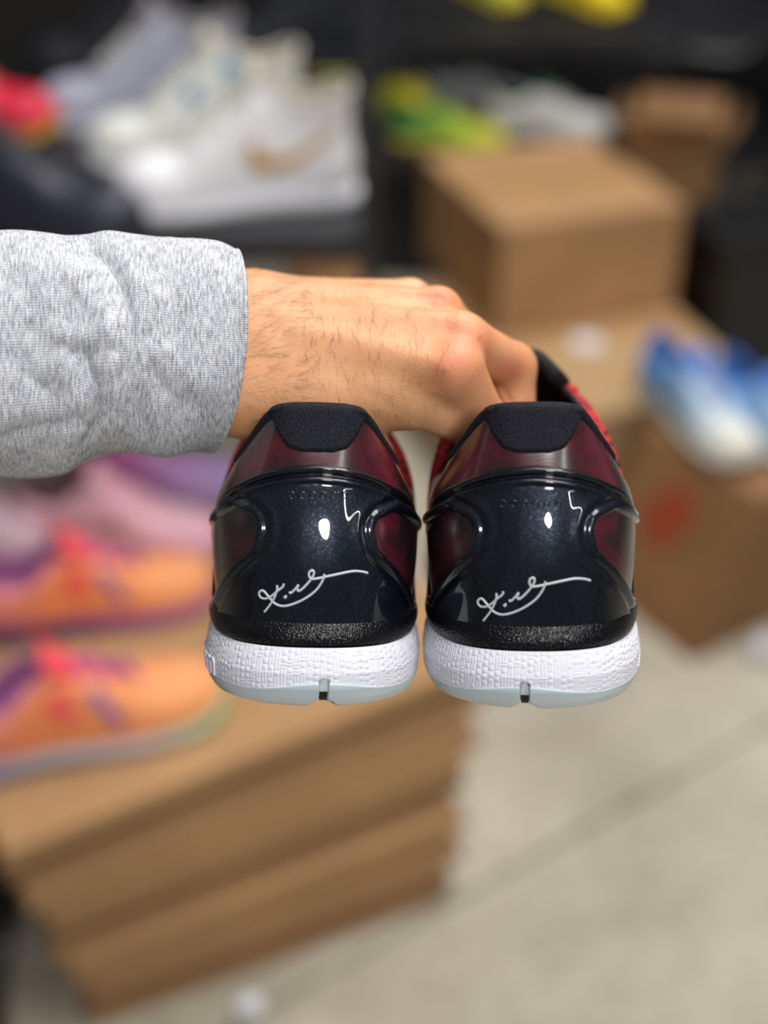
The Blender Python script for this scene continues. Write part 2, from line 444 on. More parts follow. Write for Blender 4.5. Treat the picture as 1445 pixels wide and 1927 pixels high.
# leaning carton on the right with orange print
def leaning():
    K = onplane(1300, 1246, 0); Lf = onplane(1100, 1085, 0)
    dl = (Lf - K); e = np.array([dl[1], -dl[0], 0]); e = e / np.linalg.norm(e) * .42
    if e[0] < 0: e = -e
    topshift = np.array([.10, .09, .27])
    root = empty('leaning_carton', Matrix.Translation(K))
    b0, b1, b2, b3 = np.zeros(3), dl, dl + e, e
    tp = [x + topshift for x in (b0, b1, b2, b3)]
    def slab(name, q, mat, th=.005):
        q = np.array(q); n = np.cross(q[1] - q[0], q[2] - q[0]); n /= np.linalg.norm(n)
        V = np.vstack([q, q - n * th]); mesh_obj(name, V, box_geom((0, 0, 0), (1, 1, 1))[1], mat, root, False, None, False)
    slab('side_panel', [b1, b0, tp[0], tp[1]], CARD[3]); slab('side_panel', [b0, b3, tp[3], tp[0]], CARD[1])  # near side's shade is put into its deeper cardboard colour
    slab('side_panel', [b3, b2, tp[2], tp[3]], CARD[1]); slab('side_panel', [b2, b1, tp[1], tp[2]], CARD[1])
    slab('top_panel', [tp[0], tp[3], tp[2], tp[1]], CARD[1]); slab('bottom_panel', [b0, b1, b2, b3], CARD[1])
    # printed orange mark on the near side
    fn = np.cross(b0 - b1, tp[0] - b1); fn /= np.linalg.norm(fn)
    if fn[1] > 0: fn = -fn
    def F_(s, t): return b1 + (b0 - b1) * s + topshift * t + fn * .001
    pts = [F_(.42 + .17 * math.cos(a) * (1 + .3 * math.sin(2 * a)), .62 + .2 * math.sin(a)) for a in np.linspace(0, 2 * PI, 20, endpoint=False)]
    V = np.vstack([pts, np.array(pts) + fn * .0006]); n = 20
    F = [tuple(range(n, 2 * n)), tuple(range(n))] + [(i, (i + 1) % n, n + (i + 1) % n, n + i) for i in range(n)]
    mesh_obj('printed_mark', V, F, MAT['orange_print'], root, False, None, False)
    tag(root, 'leaning brown carton with an orange printed mark under the blue sneakers', 'carton', 'cardboard cartons on the floor')
    return K, dl, e, topshift
LEAN = leaning()

# racks -------------------------------------------------------------
def rack(name, label, x0, x1, y0, y1, levels, htop, slats=5, fill=.86):
    root = empty(name, Matrix.Translation((x0, y0, 0)))
    lx, ly = x1 - x0, y1 - y0; s = .02
    for (x, y) in ((0, 0), (lx - s, 0), (0, ly - s), (lx - s, ly - s)):
        V, F = box_geom((x, y, 0), (x + s, y + s, htop)); bevel(mesh_obj('post', V, F, MAT['metal'], root, False, None, False), .002)
    for z in levels:
        for lo, hi in (((s, 0, z - .035), (lx - s, .012, z)), ((s, ly - .012, z - .035), (lx - s, ly, z)), ((0, s, z - .035), (.012, ly - s, z)), ((lx - .012, s, z - .035), (lx, ly - s, z))):
            V, F = box_geom(lo, hi); mesh_obj('rail', V, F, MAT['metal'], root, False, None, False)
        k = slats; wd = (ly - .03) / k
        for i in range(k):
            V, F = box_geom((.013, .014 + i * wd, z - .012), (lx - .013, .014 + (i + fill) * wd, z)); mesh_obj('shelf_slat', V, F, MAT['metal'], root, False, None, False)
    tag(root, label, 'shelf')
    return root
SH1 = .775
rack('metal_rack', 'black metal rack carrying the white high sneakers', -1.15, -.012, 1.60, 2.33, (SH1,), 1.9)
SH2, SH3 = .37, .66
rack('metal_rack', 'black metal rack of yellow and green sneakers beyond the cartons', -.25, 1.0, 3.08, 3.78, (SH2, SH3), 1.6, 7, .25)
rack('metal_rack', 'black metal rack of dark sneakers at the far right', 1.02, 2.2, 2.95, 3.75, (SH2 + .1, SH3 + .05), 1.6)

# ------------------------------------------------------------------ sneaker geometry (millimetres: x across, y towards the toe, z up)
HC, FC, LT = 47.0, 222.0, 67.0
LOW = dict(
    W=([20, 29, 45, 60, 70, 80, 88, 96, 104, 120], [36.2, 36.2, 37.9, 38.2, 36.2, 30.8, 26.6, 22.6, 20.4, 20]),
    B=([20, 29, 45, 60, 75, 85, 95, 104, 120], [3.5, 3, .5, 1, 3.5, 7, 9, 8.5, 9]),
    ve=([0, 14, 25, 35, 45, 60, 75, 90, 110, 126, 143, 156, 168], [101.8, 101.6, 100.4, 96.2, 91.2, 86, 81, 78, 76, 82, 92, 101, 103]),
    vtop=([0, 110, 122, 150, 180, 210, 240, 290], [103, 103, 101, 92, 77, 63, 54, 50]), k=1.0, throat=205)
HIGH = dict(
    W=([20, 29, 45, 60, 80, 100, 125, 150, 180], [36.5, 36.3, 37, 36.5, 33, 31, 32, 33, 33]),
    B=([20, 29, 45, 60, 75, 95, 125, 150, 180], [3.5, 3, .5, 1, 5, 8, 6, 4, 4]),
    ve=([0, 14, 25, 45, 60, 75, 90, 110, 126, 143, 156, 168], [140, 139, 138, 134, 130, 126, 124, 126, 132, 140, 146, 148]),
    vtop=([0, 110, 122, 150, 180, 210, 240, 290], [150, 150, 146, 118, 92, 72, 60, 54]), k=1.0, throat=212)

def soften(tab, sg):
    x = np.arange(-30, 260, .5); y = np.interp(x, *tab); k = np.arange(-40, 41) * .5
    g = np.exp(-.5 * (k / sg) ** 2); g /= g.sum()
    yp = np.concatenate([np.full(40, y[0]), y, np.full(40, y[-1])])
    return (x, np.convolve(yp, g, 'valid'))
for _st in (LOW, HIGH):
    for _k, _s in (('W', 3.5), ('B', 6.0), ('ve', 3.0), ('vtop', 6.0)): _st[_k] = soften(_st[_k], _s)

def station(q):
    aq = np.abs(q); s = np.where(q < 0, -1.0, 1.0)
    phi = np.clip(aq, 0, 1) * PI / 2; psi = np.clip(aq - 2, 0, 1) * PI / 2
    cw = HC + (FC - HC) * np.clip(aq - 1, 0, 1)
    du = s * np.where(aq <= 1, np.sin(phi), np.cos(psi)); dw = np.where(aq <= 1, -np.cos(phi), np.sin(psi))
    return aq, s, phi, psi, cw, du, dw
def fwid(cw, s, mir):
    la = np.interp(cw, [47, 80, 110, 150, 190, 215, 230], [1, .985, 1.0, 1.12, 1.25, 1.28, 1.27])
    me = np.interp(cw, [47, 80, 110, 150, 190, 215, 230], [1, .95, .92, 1.02, 1.17, 1.22, 1.21])
    return np.where(s * mir > 0, la, me)
def Rad(q, Lb, W, p, mir, toe=1.0):
    aq, s, phi, psi, cw, du, dw = station(q)
    c, sn = np.abs(np.cos(phi)), np.abs(np.sin(phi))
    rh = ((c / Lb) ** p + (sn / W) ** p) ** (-1 / p)
    Wf = W * fwid(cw, s, mir)
    pt = 2.25
    rt = ((np.abs(np.sin(psi)) / (LT * toe)) ** pt + (np.cos(psi) / Wf) ** pt) ** (-1 / pt)
    return np.where(aq <= 1, rh, np.where(aq <= 2, Wf, rt))
def place(q, r, v):
    aq, s, phi, psi, cw, du, dw = station(q)
    return np.stack([du * r, cw + dw * r, v * np.ones_like(r)], -1)
def heelpos(st, q, v, mir, off=0.0):
    W = np.interp(v, *st['W']); B = np.interp(v, *st['B'])
    p = 2.35 + .7 * sstep(70, 104, v)
    return place(q, Rad(q, HC - B, W, p, mir) + off, v)
def vedge(st, q):
    aq = np.abs(q); key = np.where(aq <= 1, aq * 90, 90 + (aq - 1) * (FC - HC))
    return np.interp(key, *st['ve'])
def upperpos(st, q, t, mir, off=0.0):
    aq, s, phi, psi, cw, du, dw = station(q)
    v0 = 27.0; ve = vedge(st, q)
    v = v0 + t * (ve - v0)
    W = np.interp(v, *st['W']); B = np.interp(v, *st['B']); p = 2.35 + .7 * sstep(70, 104, v)
    Wd_ = np.interp(v, [60, 78, 92, 105, 140], [38.4, 37.6, 34.5, 29.0, 27.0]) if st is LOW else W
    W = W + (np.maximum(Wd_, W) - W) * sstep(.95, 1.25, aq)
    if st is LOW: W = W * (1 + .17 * (s * mir < 0) * sstep(1.0, 1.3, aq) * (1 - sstep(1.5, 1.8, aq)))
    rh = Rad(q, HC - B, W, p, mir) + off
    if st is LOW: rh = rh - 6.0 * sstep(.84, 1.0, t) * sstep(.75, 1.08, aq)
    Rm = Rad(q, HC - 3, 36.0 + 0 * q, 2.35, mir) + off
    v0f = 27.0 - 7 * sstep(1.2, 1.9, aq)
    vt = np.interp(cw, *st['vtop'])
    rt = 14.0 * (1 - sstep(st['throat'] - 25, st['throat'], cw))
    tau = t * PI / 2
    rf = rt + (Rm - rt) * np.cos(tau) ** .72; vf = v0f + (vt - v0f) * np.sin(tau)
    b = sstep(1.12, 1.46, aq)
    return place(q, rh * (1 - b) + rf * b, v * (1 - b) + vf * b)
def midtop(q):
    aq = np.abs(q)
    return 21.0 + 3.4 * sstep(.35, 1.0, aq) - 7 * sstep(1.2, 1.9, aq)
MS_V = [0, .06, .18, .35, .6, .82, 1.0]
MS_W = [33.5, 36.6, 38.3, 39.2, 39.6, 38.8, 37.4]
MS_B = [3.5, .2, -2.0, -3.6, -3.8, -2.4, -.6]
def midpos(q, v, mir, off=0.0):
    k = v / midtop(q)
    W = np.interp(k, MS_V, MS_W); B = np.interp(k, MS_V, MS_B)
    aq = np.abs(q); lift = 14 * sstep(2.3, 3.0, aq) ** 1.5     # toe spring
    return place(q, Rad(q, HC - B, W, 2.4, mir, 1.04) + off, v + lift)
_q = np.linspace(0, 1.6, 1200)
_P = heelpos(LOW, _q, np.full_like(_q, 55.0), 1)
_a = np.concatenate([[0], np.cumsum(np.linalg.norm(np.diff(_P, axis=0), axis=1))])
def arc(q): return np.sign(q) * np.interp(np.abs(q), _q, _a)
def qof(a): return np.sign(a) * np.interp(np.abs(a), _a, _q)
def normals(G):
    du = np.gradient(G, axis=0); dv = np.gradient(G, axis=1)
    n = np.cross(du, dv); n /= np.linalg.norm(n, axis=-1, keepdims=True) + 1e-12
    return n

def cap_ring(ring, centre_curve):
    """strip from a closed-ish ring of stations to its centre line"""
    return np.stack([ring, ring * .5 + centre_curve * .5, centre_curve], 1)

def basket(a, v, seed=0):
    """woven relief: rounded blobs, upright bar pairs and cross bars in uneven courses"""
    cw_, ch = 2.05, 2.15
    tab = np.random.default_rng(int(seed)).random((128, 64)); col = np.floor(a / cw_); ci = col.astype(int) % 128; jr = tab[ci, 0]
    vv = v + jr * ch; row = np.floor(vv / ch)
    r = tab[ci, 1 + row.astype(int) % 60]
    fx = a / cw_ - col - .5; fy = vv / ch - row - .5
    def rb(x, y, hx, hy): return 1 - sstep(-.10, .10, np.maximum(np.abs(x) - hx, np.abs(y) - hy))
    blob = rb(fx, fy, .36, .36) * (1 - .3 * (fx ** 2 + fy ** 2) * 4)
    pair = np.maximum(rb(fx - .24, fy, .13, .5), rb(fx + .24, fy, .13, .5))
    bars = np.maximum(rb(fx, fy - .24, .5, .12), rb(fx, fy + .24, .5, .12))
    return np.where(r < .46, blob, np.where(r < .9, pair, bars))

FG = LOW
WINDOW = [(25, 61), (31, 62.5), (54, 55.5), (72, 50.5), (78, 44), (66, 35), (50, 37), (26, 57)]
RIM = ([0, 12, 22, 31, 45, 60, 80, 110], [84, 83, 80.3, 76.3, 69.5, 63.0, 57, 52])
RIM = soften(RIM, 4.0)
TABP = [(-15.5, 112), (-14, 101), (-11.8, 96), (-10.3, 93.5), (-8.6, 91.2), (-5, 90.2), (5, 90.2), (8.6, 91.2), (10.3, 93.5), (11.8, 96), (14, 101), (15.5, 112)]

def build_heel_sneaker(label, mw, mir, sign_px, lettering, na):
    root = empty('sneaker', mw)
    inv = mw.inverted()
    # midsole with its woven relief and the split at the back
    qd = qof(np.arange(-72, 72.01, .3))
    rest = np.concatenate([np.linspace(qd[-1], 2, 40)[1:], np.linspace(2, 3, 30)[1:]])
    q = np.concatenate([-rest[::-1], qd, rest]); m = 74
    Q, Tm = np.meshgrid(q, np.linspace(0, 1, m), indexing='ij')
    VM = 2.6 + Tm * (midtop(Q) - 2.6); A = arc(np.clip(Q, -1.6, 1.6))
    G = midpos(Q, VM, mir); N = normals(G); N *= np.sign((N[..., :2] * (G[..., :2] - np.array([0, 110]))).sum(-1, keepdims=True))
    rel = basket(A, VM, 3.0 if mir > 0 else 8.0) * sstep(74, 66, np.abs(A)) * sstep(0, 1.2, VM) * sstep(0, .8, midtop(Q) - VM)
    notch = sstep(.25, -.25, np.hypot(np.maximum(np.abs(A - na) - .4, 0), np.maximum(VM - 9.9, 0)) - 1.05)
    G = G + N * (rel * .34)[..., None] * (1 - notch[..., None]) - N * (notch * 3.2)[..., None]
    mid = grid_obj('midsole', G, MAT['white_mid'], root, flip=(True))
    cc = np.stack([0 * q, np.clip(G[:, -1, 1], 20, 270), np.full_like(q, 17.0)], -1)
    top_in = place(q, Rad(q, HC - 6, 31 + 0 * q, 2.4, mir, .92), midtop(q) - .5)
    ring = np.stack([G[:, -1], top_in, np.stack([0 * q, np.clip(top_in[:, 1], 20, 265), midtop(q) - 1.0], -1)], 1)
    grid_obj('footbed', ring, MAT['black_cloth'], root, flip=True)
    # outsole
    qd = qof(np.concatenate([np.arange(-72, -10, 1.0), np.arange(-10, 10.01, .2), np.arange(11, 72.1, 1.0)]))
    q = np.concatenate([-rest[::-1], qd, rest])
    A1 = arc(np.clip(q, -1.6, 1.6)); aA = np.abs(A1 - na)
    vo = np.interp(aA, [0, 3, 8, 18, 26, 40, 60, 90], [9.4, 9.4, 8.9, 7.1, 6.4, 6.8, 7.6, 7.4])
    Q, Tm = np.meshgrid(q, np.linspace(0, 1, 16), indexing='ij'); VM = Tm * vo[:, None]; A = A1[:, None]
    G = midpos(Q, VM, mir, .55); N = normals(G); N *= np.sign((N[..., :2] * (G[..., :2] - np.array([0, 110]))).sum(-1, keepdims=True))
    half = 1.4 + 1.1 * np.clip(3.4 - VM, 0, 9)
    notch = sstep(.2, -.2, np.abs(A - na) - half)
    G = G - N * (notch * 4.5 * np.array([1, 1, .25]) [None, None, :] if False else (notch * 4.5)[..., None])
    G[..., 2] = np.where((notch > .5) & (VM < 3.4), G[..., 2] + 0, G[..., 2])
    bot = np.stack([G[:, 0], G[:, 0] * .6 + .4 * np.stack([0 * q, np.clip(G[:, 0, 1], 20, 265), G[:, 0, 2]], -1), np.stack([0 * q, np.clip(G[:, 0, 1], 20, 265), G[:, 0, 2] * .5], -1)], 1)
    lip = midpos(q, vo, mir, -1.0)[:, None]
    G2 = np.concatenate([bot[:, ::-1], G[:, 1:], lip], 1)
    grid_obj('outsole', G2, MAT['icy'], root, flip=True)
    # plate and gel seen in the split
    for nm, v0, v1, mat, dep in (('shank_plate', 2.6, 6.2, MAT['black_plastic'], 1.6), ('gel_insert', 6.2, 10.6, MAT['icy'], 1.2)):
        aa = np.linspace(-1.3, 1.3, 7) + na; vv = np.linspace(v0, v1, 6)
        Q, Vv = np.meshgrid(qof(aa), vv, indexing='ij')
        if nm == 'gel_insert': Q = qof(na) + (Q - qof(na)) * np.sqrt(np.clip(1 - ((Vv - 6.2) / 4.6) ** 4, .05, 1))
        Gp = midpos(Q, Vv, mir, -dep); Gi = midpos(Q, Vv, mir, -dep - 2.5)
        V, F = merge([(Gp, grid_faces(7, 6, flip=True)), (Gi, grid_faces(7, 6))]); mesh_obj(nm, V, F, mat, root)
    # lettering on the side wall
    if lettering:
        fc = bpy.data.curves.new('txt', 'FONT'); fc.body = 'zoom'; fc.size = 14.0; fc.extrude = .35; fc.bevel_depth = .12; fc.align_x = 'RIGHT'; fc.shear = .12; fc.resolution_u = 4; fc.space_character = .95
        to = bpy.data.objects.new('txt', fc); COL.objects.link(to); bpy.context.view_layer.update()
        me = bpy.data.meshes.new_from_object(to.evaluated_get(bpy.context.evaluated_depsgraph_get()))
        V = np.array([v.co[:] for v in me.vertices]); F = [tuple(p.vertices) for p in me.polygons]
        bpy.data.objects.remove(to); bpy.data.meshes.remove(me)
        aa = -38.5 + V[:, 0] if mir < 0 else 46 + (V[:, 0] - V[:, 0].min())
        P = midpos(qof(aa), 7.0 + V[:, 1] * .98, mir, .75 + V[:, 2])
        mesh_obj('raised_lettering', P, F, MAT['white_mid'], mid, False)
    else:
        for i in range(7):     # tiny raised marks on the outer side
            a0 = 52 + i * 1.6
            P = midpos(qof(np.linspace(a0, a0 + .9, 5)), np.linspace(7.5 + i * .75, 8.1 + i * .75, 5), mir, .55)
            tube_obj('raised_mark', P, .28, MAT['white_mid'], mid, 6)
    # black pebbled foxing band
    q = np.concatenate([-rest[::-1], qof(np.arange(-72, 72.1, 1.2)), rest])
    rows = np.linspace(0, 1, 14)
    Q, Tm = np.meshgrid(q, rows, indexing='ij')
    vb = midtop(Q) - .6 + Tm * (9.0 - 3 * sstep(1.1, 1.8, np.abs(Q)))
    off = 2.7 * np.sin(PI * (.12 + .80 * Tm)) ** .8 - .9 * Tm
    aq = np.abs(Q)
    G = place(Q, Rad(Q, HC - 1.6, 36.7 + 0 * Q, 2.38, mir, 1.02) + off, vb + 14 * sstep(2.3, 3, aq) ** 1.5)
    grid_obj('foxing_band', G, MAT['pebble'], root, flip=True)
    # upper
    q = np.linspace(-3, 3, 301); t = np.linspace(0, 1, 44)
    Q, Tm = np.meshgrid(q, t, indexing='ij')
    G = upperpos(FG, Q, Tm, mir); G[..., 2] += 10 * sstep(2.3, 3, np.abs(Q)) ** 1.5 * (1 - Tm)
    grid_obj('upper', G, MAT['upper'], root, flip=True)
    # lining inside the collar
    q = np.linspace(-1.5, 1.5, 121); t = np.linspace(0, 1, 20)
    Q, Tm = np.meshgrid(q, t, indexing='ij')
    G = upperpos(FG, Q, Tm * 1.0, mir, -4.2); G[:, -1] = upperpos(FG, q, np.ones_like(q), mir, -1.5)
    uvs = np.stack([arc(np.clip(Q, -1.6, 1.6)) / 100, G[..., 2] / 100], -1)
    grid_obj('lining', G, MAT['knit'], root, uv=uvs)
    # padded binding rolled over the collar edge
    q = np.linspace(-1.52, 1.52, 161)
    P = upperpos(FG, q, np.ones_like(q), mir, -1.0 - 1.6 * sstep(1.0, 1.25, np.abs(q)))
    rr = np.interp(np.abs(q), [0, .3, .5, 1.0, 1.25, 1.6], [2.2, 2.2, 1.9, 2.0, 1.3, 1.3])
    V, F = tube_geom(P, rr, 12)
    u0 = np.repeat(arc(np.clip(q, -1.6, 1.6)) / 100, 12); v0 = np.tile(np.linspace(0, .15, 12), len(q))
    mesh_obj('collar_binding', V, F, MAT['knit'], root, True, np.stack([u0, v0], -1))
    # woven heel tab: sinks into the upper outside its outline
    aa = np.linspace(-19.5, 19.5, 118); vv = np.linspace(84.0, 101.8, 62)
    A, Vv = np.meshgrid(aa, vv, indexing='ij'); Q = qof(A * 1.0)
    # arc lengths shrink with height: rescale so the outline is in true width
    Wk = np.interp(Vv, [84, 96, 104], [1.22, 1.45, 1.62]); Qt = qof(A * 1.0) * 1.0
    def q_at(u, v):
        qq = np.linspace(0, 1.2, 200); X = heelpos(FG, qq, np.full_like(qq, v), mir)[:, 0]
        return np.sign(u) * np.interp(np.abs(u), X, qq)
    Q = np.stack([q_at(A[:, j], vv[j]) for j in range(len(vv))], 1)
    ve = vedge(FG, Q)
    sd = -(poly_sdf(TABP, A, Vv) - 3.6)
    offs = -1.0 + 2.3 * sstep(-.4, 2.2, sd) + .5 * sstep(1, 7, sd)
    Vc = np.minimum(Vv, ve)
    G = heelpos(FG, Q, Vc, mir); N = normals(G); N *= np.sign(N[..., 1:2]) * -1
    G = G + N * offs[..., None]
    # roll over the collar edge
    top = heelpos(FG, Q[:, -1], np.minimum(vedge(FG, Q[:, -1]), 103.0), mir, -1.0)
    outw = G[:, -1] - top; rr_ = np.linalg.norm(outw, axis=1)
    rows = []
    for be in np.linspace(.15, 2.4, 12):
        hz = outw.copy(); hz[:, 2] = 0; hz /= np.linalg.norm(hz, axis=1, keepdims=True) + 1e-9
        rad = 2.75 * np.clip(sd[:, -1] / 3 + .35, .2, 1)
        rows.append(top + hz * (rad * math.cos(be))[:, None] + np.array([0, 0, 1.0]) * (rad * math.sin(be))[:, None])
    G = np.concatenate([G] + [r_[:, None] for r_ in rows], 1)
    sdx = np.concatenate([sd, np.repeat(sd[:, -1:], 12, 1)], 1); Vx = np.concatenate([Vv, Vv[:, -1:] + np.arange(1, 13) * .55], 1); Ax = np.repeat(A[:, :1], G.shape[1], 1)
    keep = (sdx > -1.2); keep = keep[:-1, :-1] | keep[1:, 1:]
    grid_obj('heel_tab', G, MAT['knit'], root, uv=np.stack([Ax / 100, Vx / 100], -1), keep=keep, flip=True)
    # glossy moulded heel shell with two windows and a double rim
    aa = np.linspace(-95, 95, 420); vv = np.linspace(26.5, 86.5, 210)
    A, Vv = np.meshgrid(aa, vv, indexing='ij'); Q = qof(A)
    rim = np.interp(np.abs(A), *RIM); dr = rim - Vv
    sw = poly_sdf(WINDOW, np.abs(A), Vv) - 3.5
    sd = np.minimum(dr, sw)
    g = lambda x, c, wd: np.exp(-((x - c) / wd) ** 2)
    near = sstep(6, 12, sw)
    offs = -1.1 + 2.5 * sstep(-.2, 1.6, sd) + (1.3 * g(dr, 2.2, 1.2) + .9 * g(dr, 5.8, 1.0) - .6 * g(dr, 4.0, .7)) * (1 - .85 * sstep(30, 52, np.abs(A))) - .7 * sstep(36, 56, np.abs(A)) * sstep(14, 2, dr)
    offs += .9 * g(sw, 2.6, 1.9) + .5 * g(sw, 7.0, 2.0) - .5 * g(sw, 4.8, 1.2)
    offs += .8 * sstep(16, 4, np.abs(A)) * sstep(34, 50, Vv) * sstep(10, 20, dr) * .4
    G = heelpos(FG, Q, np.minimum(Vv, vedge(FG, Q) - 2), mir); N = normals(G)
    N *= np.sign((N[..., :2] * (G[..., :2] - np.array([0, HC]))).sum(-1, keepdims=True))
    G = G + N * offs[..., None]
    keep = (sd > -1.0) & (np.abs(A) < 93); keep = keep[:-1, :-1] | keep[1:, 1:]
    fs = grid_faces(420, 210, keep, flip=True)
    shell = mesh_obj('heel_shell', G, fs, MAT['gloss'], root)
    bvh = BVHTree.FromPolygons([Vector(v) for v in (G.reshape(-1, 3))], [tuple(int(i) for i in f) for f in fs])
    o_l = inv @ Vector(CAM) * 1000
    def hit(px, py, lift=0.0):
        d = inv.to_3x3() @ Vector(ray(px, py) @ CB); d.normalize()
        loc, nn, i, dist = bvh.ray_cast(o_l, d)
        if loc is None: return None
        if nn.dot(d) > 0: nn = -nn
        return np.array(loc + nn * lift)
    # small moulded dimples
    for i in range(6):
        x = hit(*sign_px['dots'][0] + (np.array(sign_px['dots'][1]) - sign_px['dots'][0]) * i / 5, .1)
        if x is None: continue
        an = np.linspace(0, 2 * PI, 15); ring = np.stack([x[0] + 1.05 * np.cos(an), 0 * an + x[1], x[2] + 1.05 * np.sin(an)], -1)
        d1 = tube_geom(ring, .26, 6)
        V, F = d1; mesh_obj('vent_dimple', V, F, MAT['gloss'], shell)
    # signature print
    strokes = [
        [(165, 610), (185, 588), (250, 500), (290, 420), (310, 350), (308, 310)],
        [(385, 292), (372, 328), (320, 368), (255, 425), (200, 455), (140, 455), (108, 420), (112, 382), (150, 370), (190, 410), (240, 470), (290, 518), (360, 543), (440, 536), (540, 502), (640, 450), (740, 375), (805, 290), (838, 220), (842, 182)],
        [(400, 425), (404, 436), (394, 450)],
        [(445, 388), (470, 394), (515, 350), (550, 308), (536, 346), (552, 374), (600, 345), (680, 258), (722, 190), (722, 150), (700, 142), (672, 165), (670, 200), (690, 232), (740, 236), (860, 212), (1000, 182), (1150, 152), (1230, 150), (1300, 160), (1336, 172)]]
    parts = []
    for k, s in enumerate(strokes):
        pts = catmull(s, 6); X = []
        for x, y in pts:
            px = 470 + x / 6.02; py = 1050 + y / 6.02
            px = (px - 590) * sign_px['k'] + sign_px['at'][0]; py = (py - 1110) * sign_px['k'] + sign_px['at'][1]
            h = hit(px, py, .05)
            if h is not None: X.append(h)
        if len(X) > 2:
            r_ = .62 if k == 2 else .43
            rad = np.full(len(X), r_); 
            parts.append(tube_geom(np.array(X), rad, 8))
    if parts:
        V, F = merge(parts); mesh_obj('signature', V, F, MAT['sign'], shell)
    # tongue, laces
    prof = np.array([(208, 60), (190, 74), (170, 88), (150, 98), (135, 105), (124, 111.5), (119, 115), (117, 117)], float)
    hw = np.array([12, 14, 15.5, 16.5, 17, 16.5, 14.5, 11], float)
    xs = np.linspace(-1, 1, 15); G = np.zeros((8, 15, 3))
    for i in range(8):
        G[i, :, 0] = xs * hw[i]; G[i, :, 1] = prof[i, 0] - 9 * xs ** 2 * (i / 7); G[i, :, 2] = prof[i, 1] - 9 * xs ** 2
    tg = grid_obj('tongue', G, MAT['black_cloth'], root, flip=True)
    sm = tg.modifiers.new('sub', 'SUBSURF'); sm.levels = sm.render_levels = 2
    so = tg.modifiers.new('thick', 'SOLIDIFY'); so.thickness = .006; so.offset = 0
    for i, wy in enumerate((136, 150, 164, 178, 192)):
        vt = np.interp(wy, FG['vtop'][0], FG['vtop'][1])
        x = np.linspace(-17, 17, 13); P = np.stack([x, wy + (3 if i % 2 else -3) * x / 17, vt + 7 - 5.5 * (x / 17) ** 2], -1)
        tube_obj('lace', P, 2.4, MAT['red'], root, 8)
    for sgn in (-1, 1):   # eyestay beads down the throat
        qs = np.linspace(1.36, 1.88, 40) * sgn
        P = upperpos(FG, qs, np.full_like(qs, .97), mir, .8)
        tube_obj('eyestay_edge', P, 2.6, MAT['red'], root, 8)
    tag(root, label, 'sneaker', 'pair of sneakers held up by the hand')
    return root

def shoe_matrix(px, py, depth, yaw, pitch, roll):
    """heel's lowest back point at a pixel; yaw > 0 turns the toe to the right, pitch > 0 lifts the toe"""
    base = Matrix((tuple(CR), tuple(CF), tuple(CU))).transposed()      # columns: local x, y, z in the world
    R = Matrix.Rotation(-math.radians(yaw), 3, 'Z') @ Matrix.Rotation(math.radians(pitch), 3, 'X') @ Matrix.Rotation(math.radians(roll), 3, 'Y')
    m = (base @ R).to_4x4(); m.translation = Vector(atdepth(px, py, depth)); return m

M_LEFT = shoe_matrix(587, 1332, D0 + .003, -3.0, 6.0, 1.2)
M_RIGHT = shoe_matrix(1003, 1338, D0 - .001, 5.0, 9.0, 0)
build_heel_sneaker('glossy black and burgundy sneaker hanging below the wrist, nearer the grey cuff', M_LEFT, -1, dict(at=(590, 1110), k=1.0, dots=((549, 932), (648, 932))), True, 3.6)
build_heel_sneaker('glossy black and burgundy sneaker hanging below the knuckles, farther from the cuff', M_RIGHT, 1, dict(at=(1005, 1125), k=1.035, dots=((946, 948), (1050, 948))), False, -2.7)

# ------------------------------------------------------------------ the arm and hand (camera-aligned millimetres, z measured from the heels)
def H(px, py, z):
    d = D0 * 1000 + z
    return np.array([(px - CX) * d / FPX, (CY - py) * d / FPX, z])
def rmm(r, z): return r * (D0 * 1000 + z) / FPX

CAPS = [  # (px, py, z, r_px) -> (px, py, z, r_px), smoothing
    # forearm / wrist
    ((120, 600, 62, 84), (470, 588, 58, 76)), ((120, 660, 60, 100), (480, 660, 54, 84)), ((120, 740, 58, 84), (480, 742, 50, 80)),
    # metacarpals
    ((480, 690, 52, 74), (845, 702, 36, 53)), ((480, 640, 54, 74), (860, 640, 46, 51)),
    ((480, 600, 62, 70), (822, 588, 64, 47)), ((480, 588, 68, 66), (772, 568, 82, 42)),
    # thumb: metacarpal, first and second bone (inside the left shoe)
    ((480, 742, 48, 80), (640, 778, 46, 64)), ((640, 778, 46, 62), (688, 862, 54, 50)), ((688, 862, 54, 48), (688, 945, 60, 38)),
    # web between thumb and index finger
    ((560, 735, 47, 72), (770, 745, 45, 58)), ((700, 745, 44, 60), (850, 760, 46, 46)),
    # index finger
    ((858, 694, 35, 53), (908, 795, 52, 46)), ((908, 795, 52, 46), (930, 900, 58, 40)), ((930, 900, 58, 40), (920, 965, 54, 34)),
    # soft flesh under the index finger
    ((838, 786, 47, 37), (872, 803, 52, 36)),
    # middle finger
    ((876, 645, 45, 50), (962, 690, 72, 45)), ((962, 690, 72, 45), (968, 815, 78, 40)), ((968, 815, 78, 40), (960, 890, 70, 34)),
    # ring and little finger, behind
    ((822, 588, 64, 46), (905, 668, 96, 39)), ((905, 668, 96, 39), (922, 785, 96, 36)), ((922, 785, 96, 36), (930, 850, 88, 30)),
    ((772, 568, 82, 40), (850, 655, 112, 34)), ((850, 655, 112, 34), (872, 755, 112, 31)), ((872, 755, 112, 31), (890, 810, 104, 27)),
]
KNUCK = [(856, 690, 30, 40), (868, 630, 42, 38), (905, 635, 48, 30), (962, 690, 74, 30), (830, 560, 60, 30)]

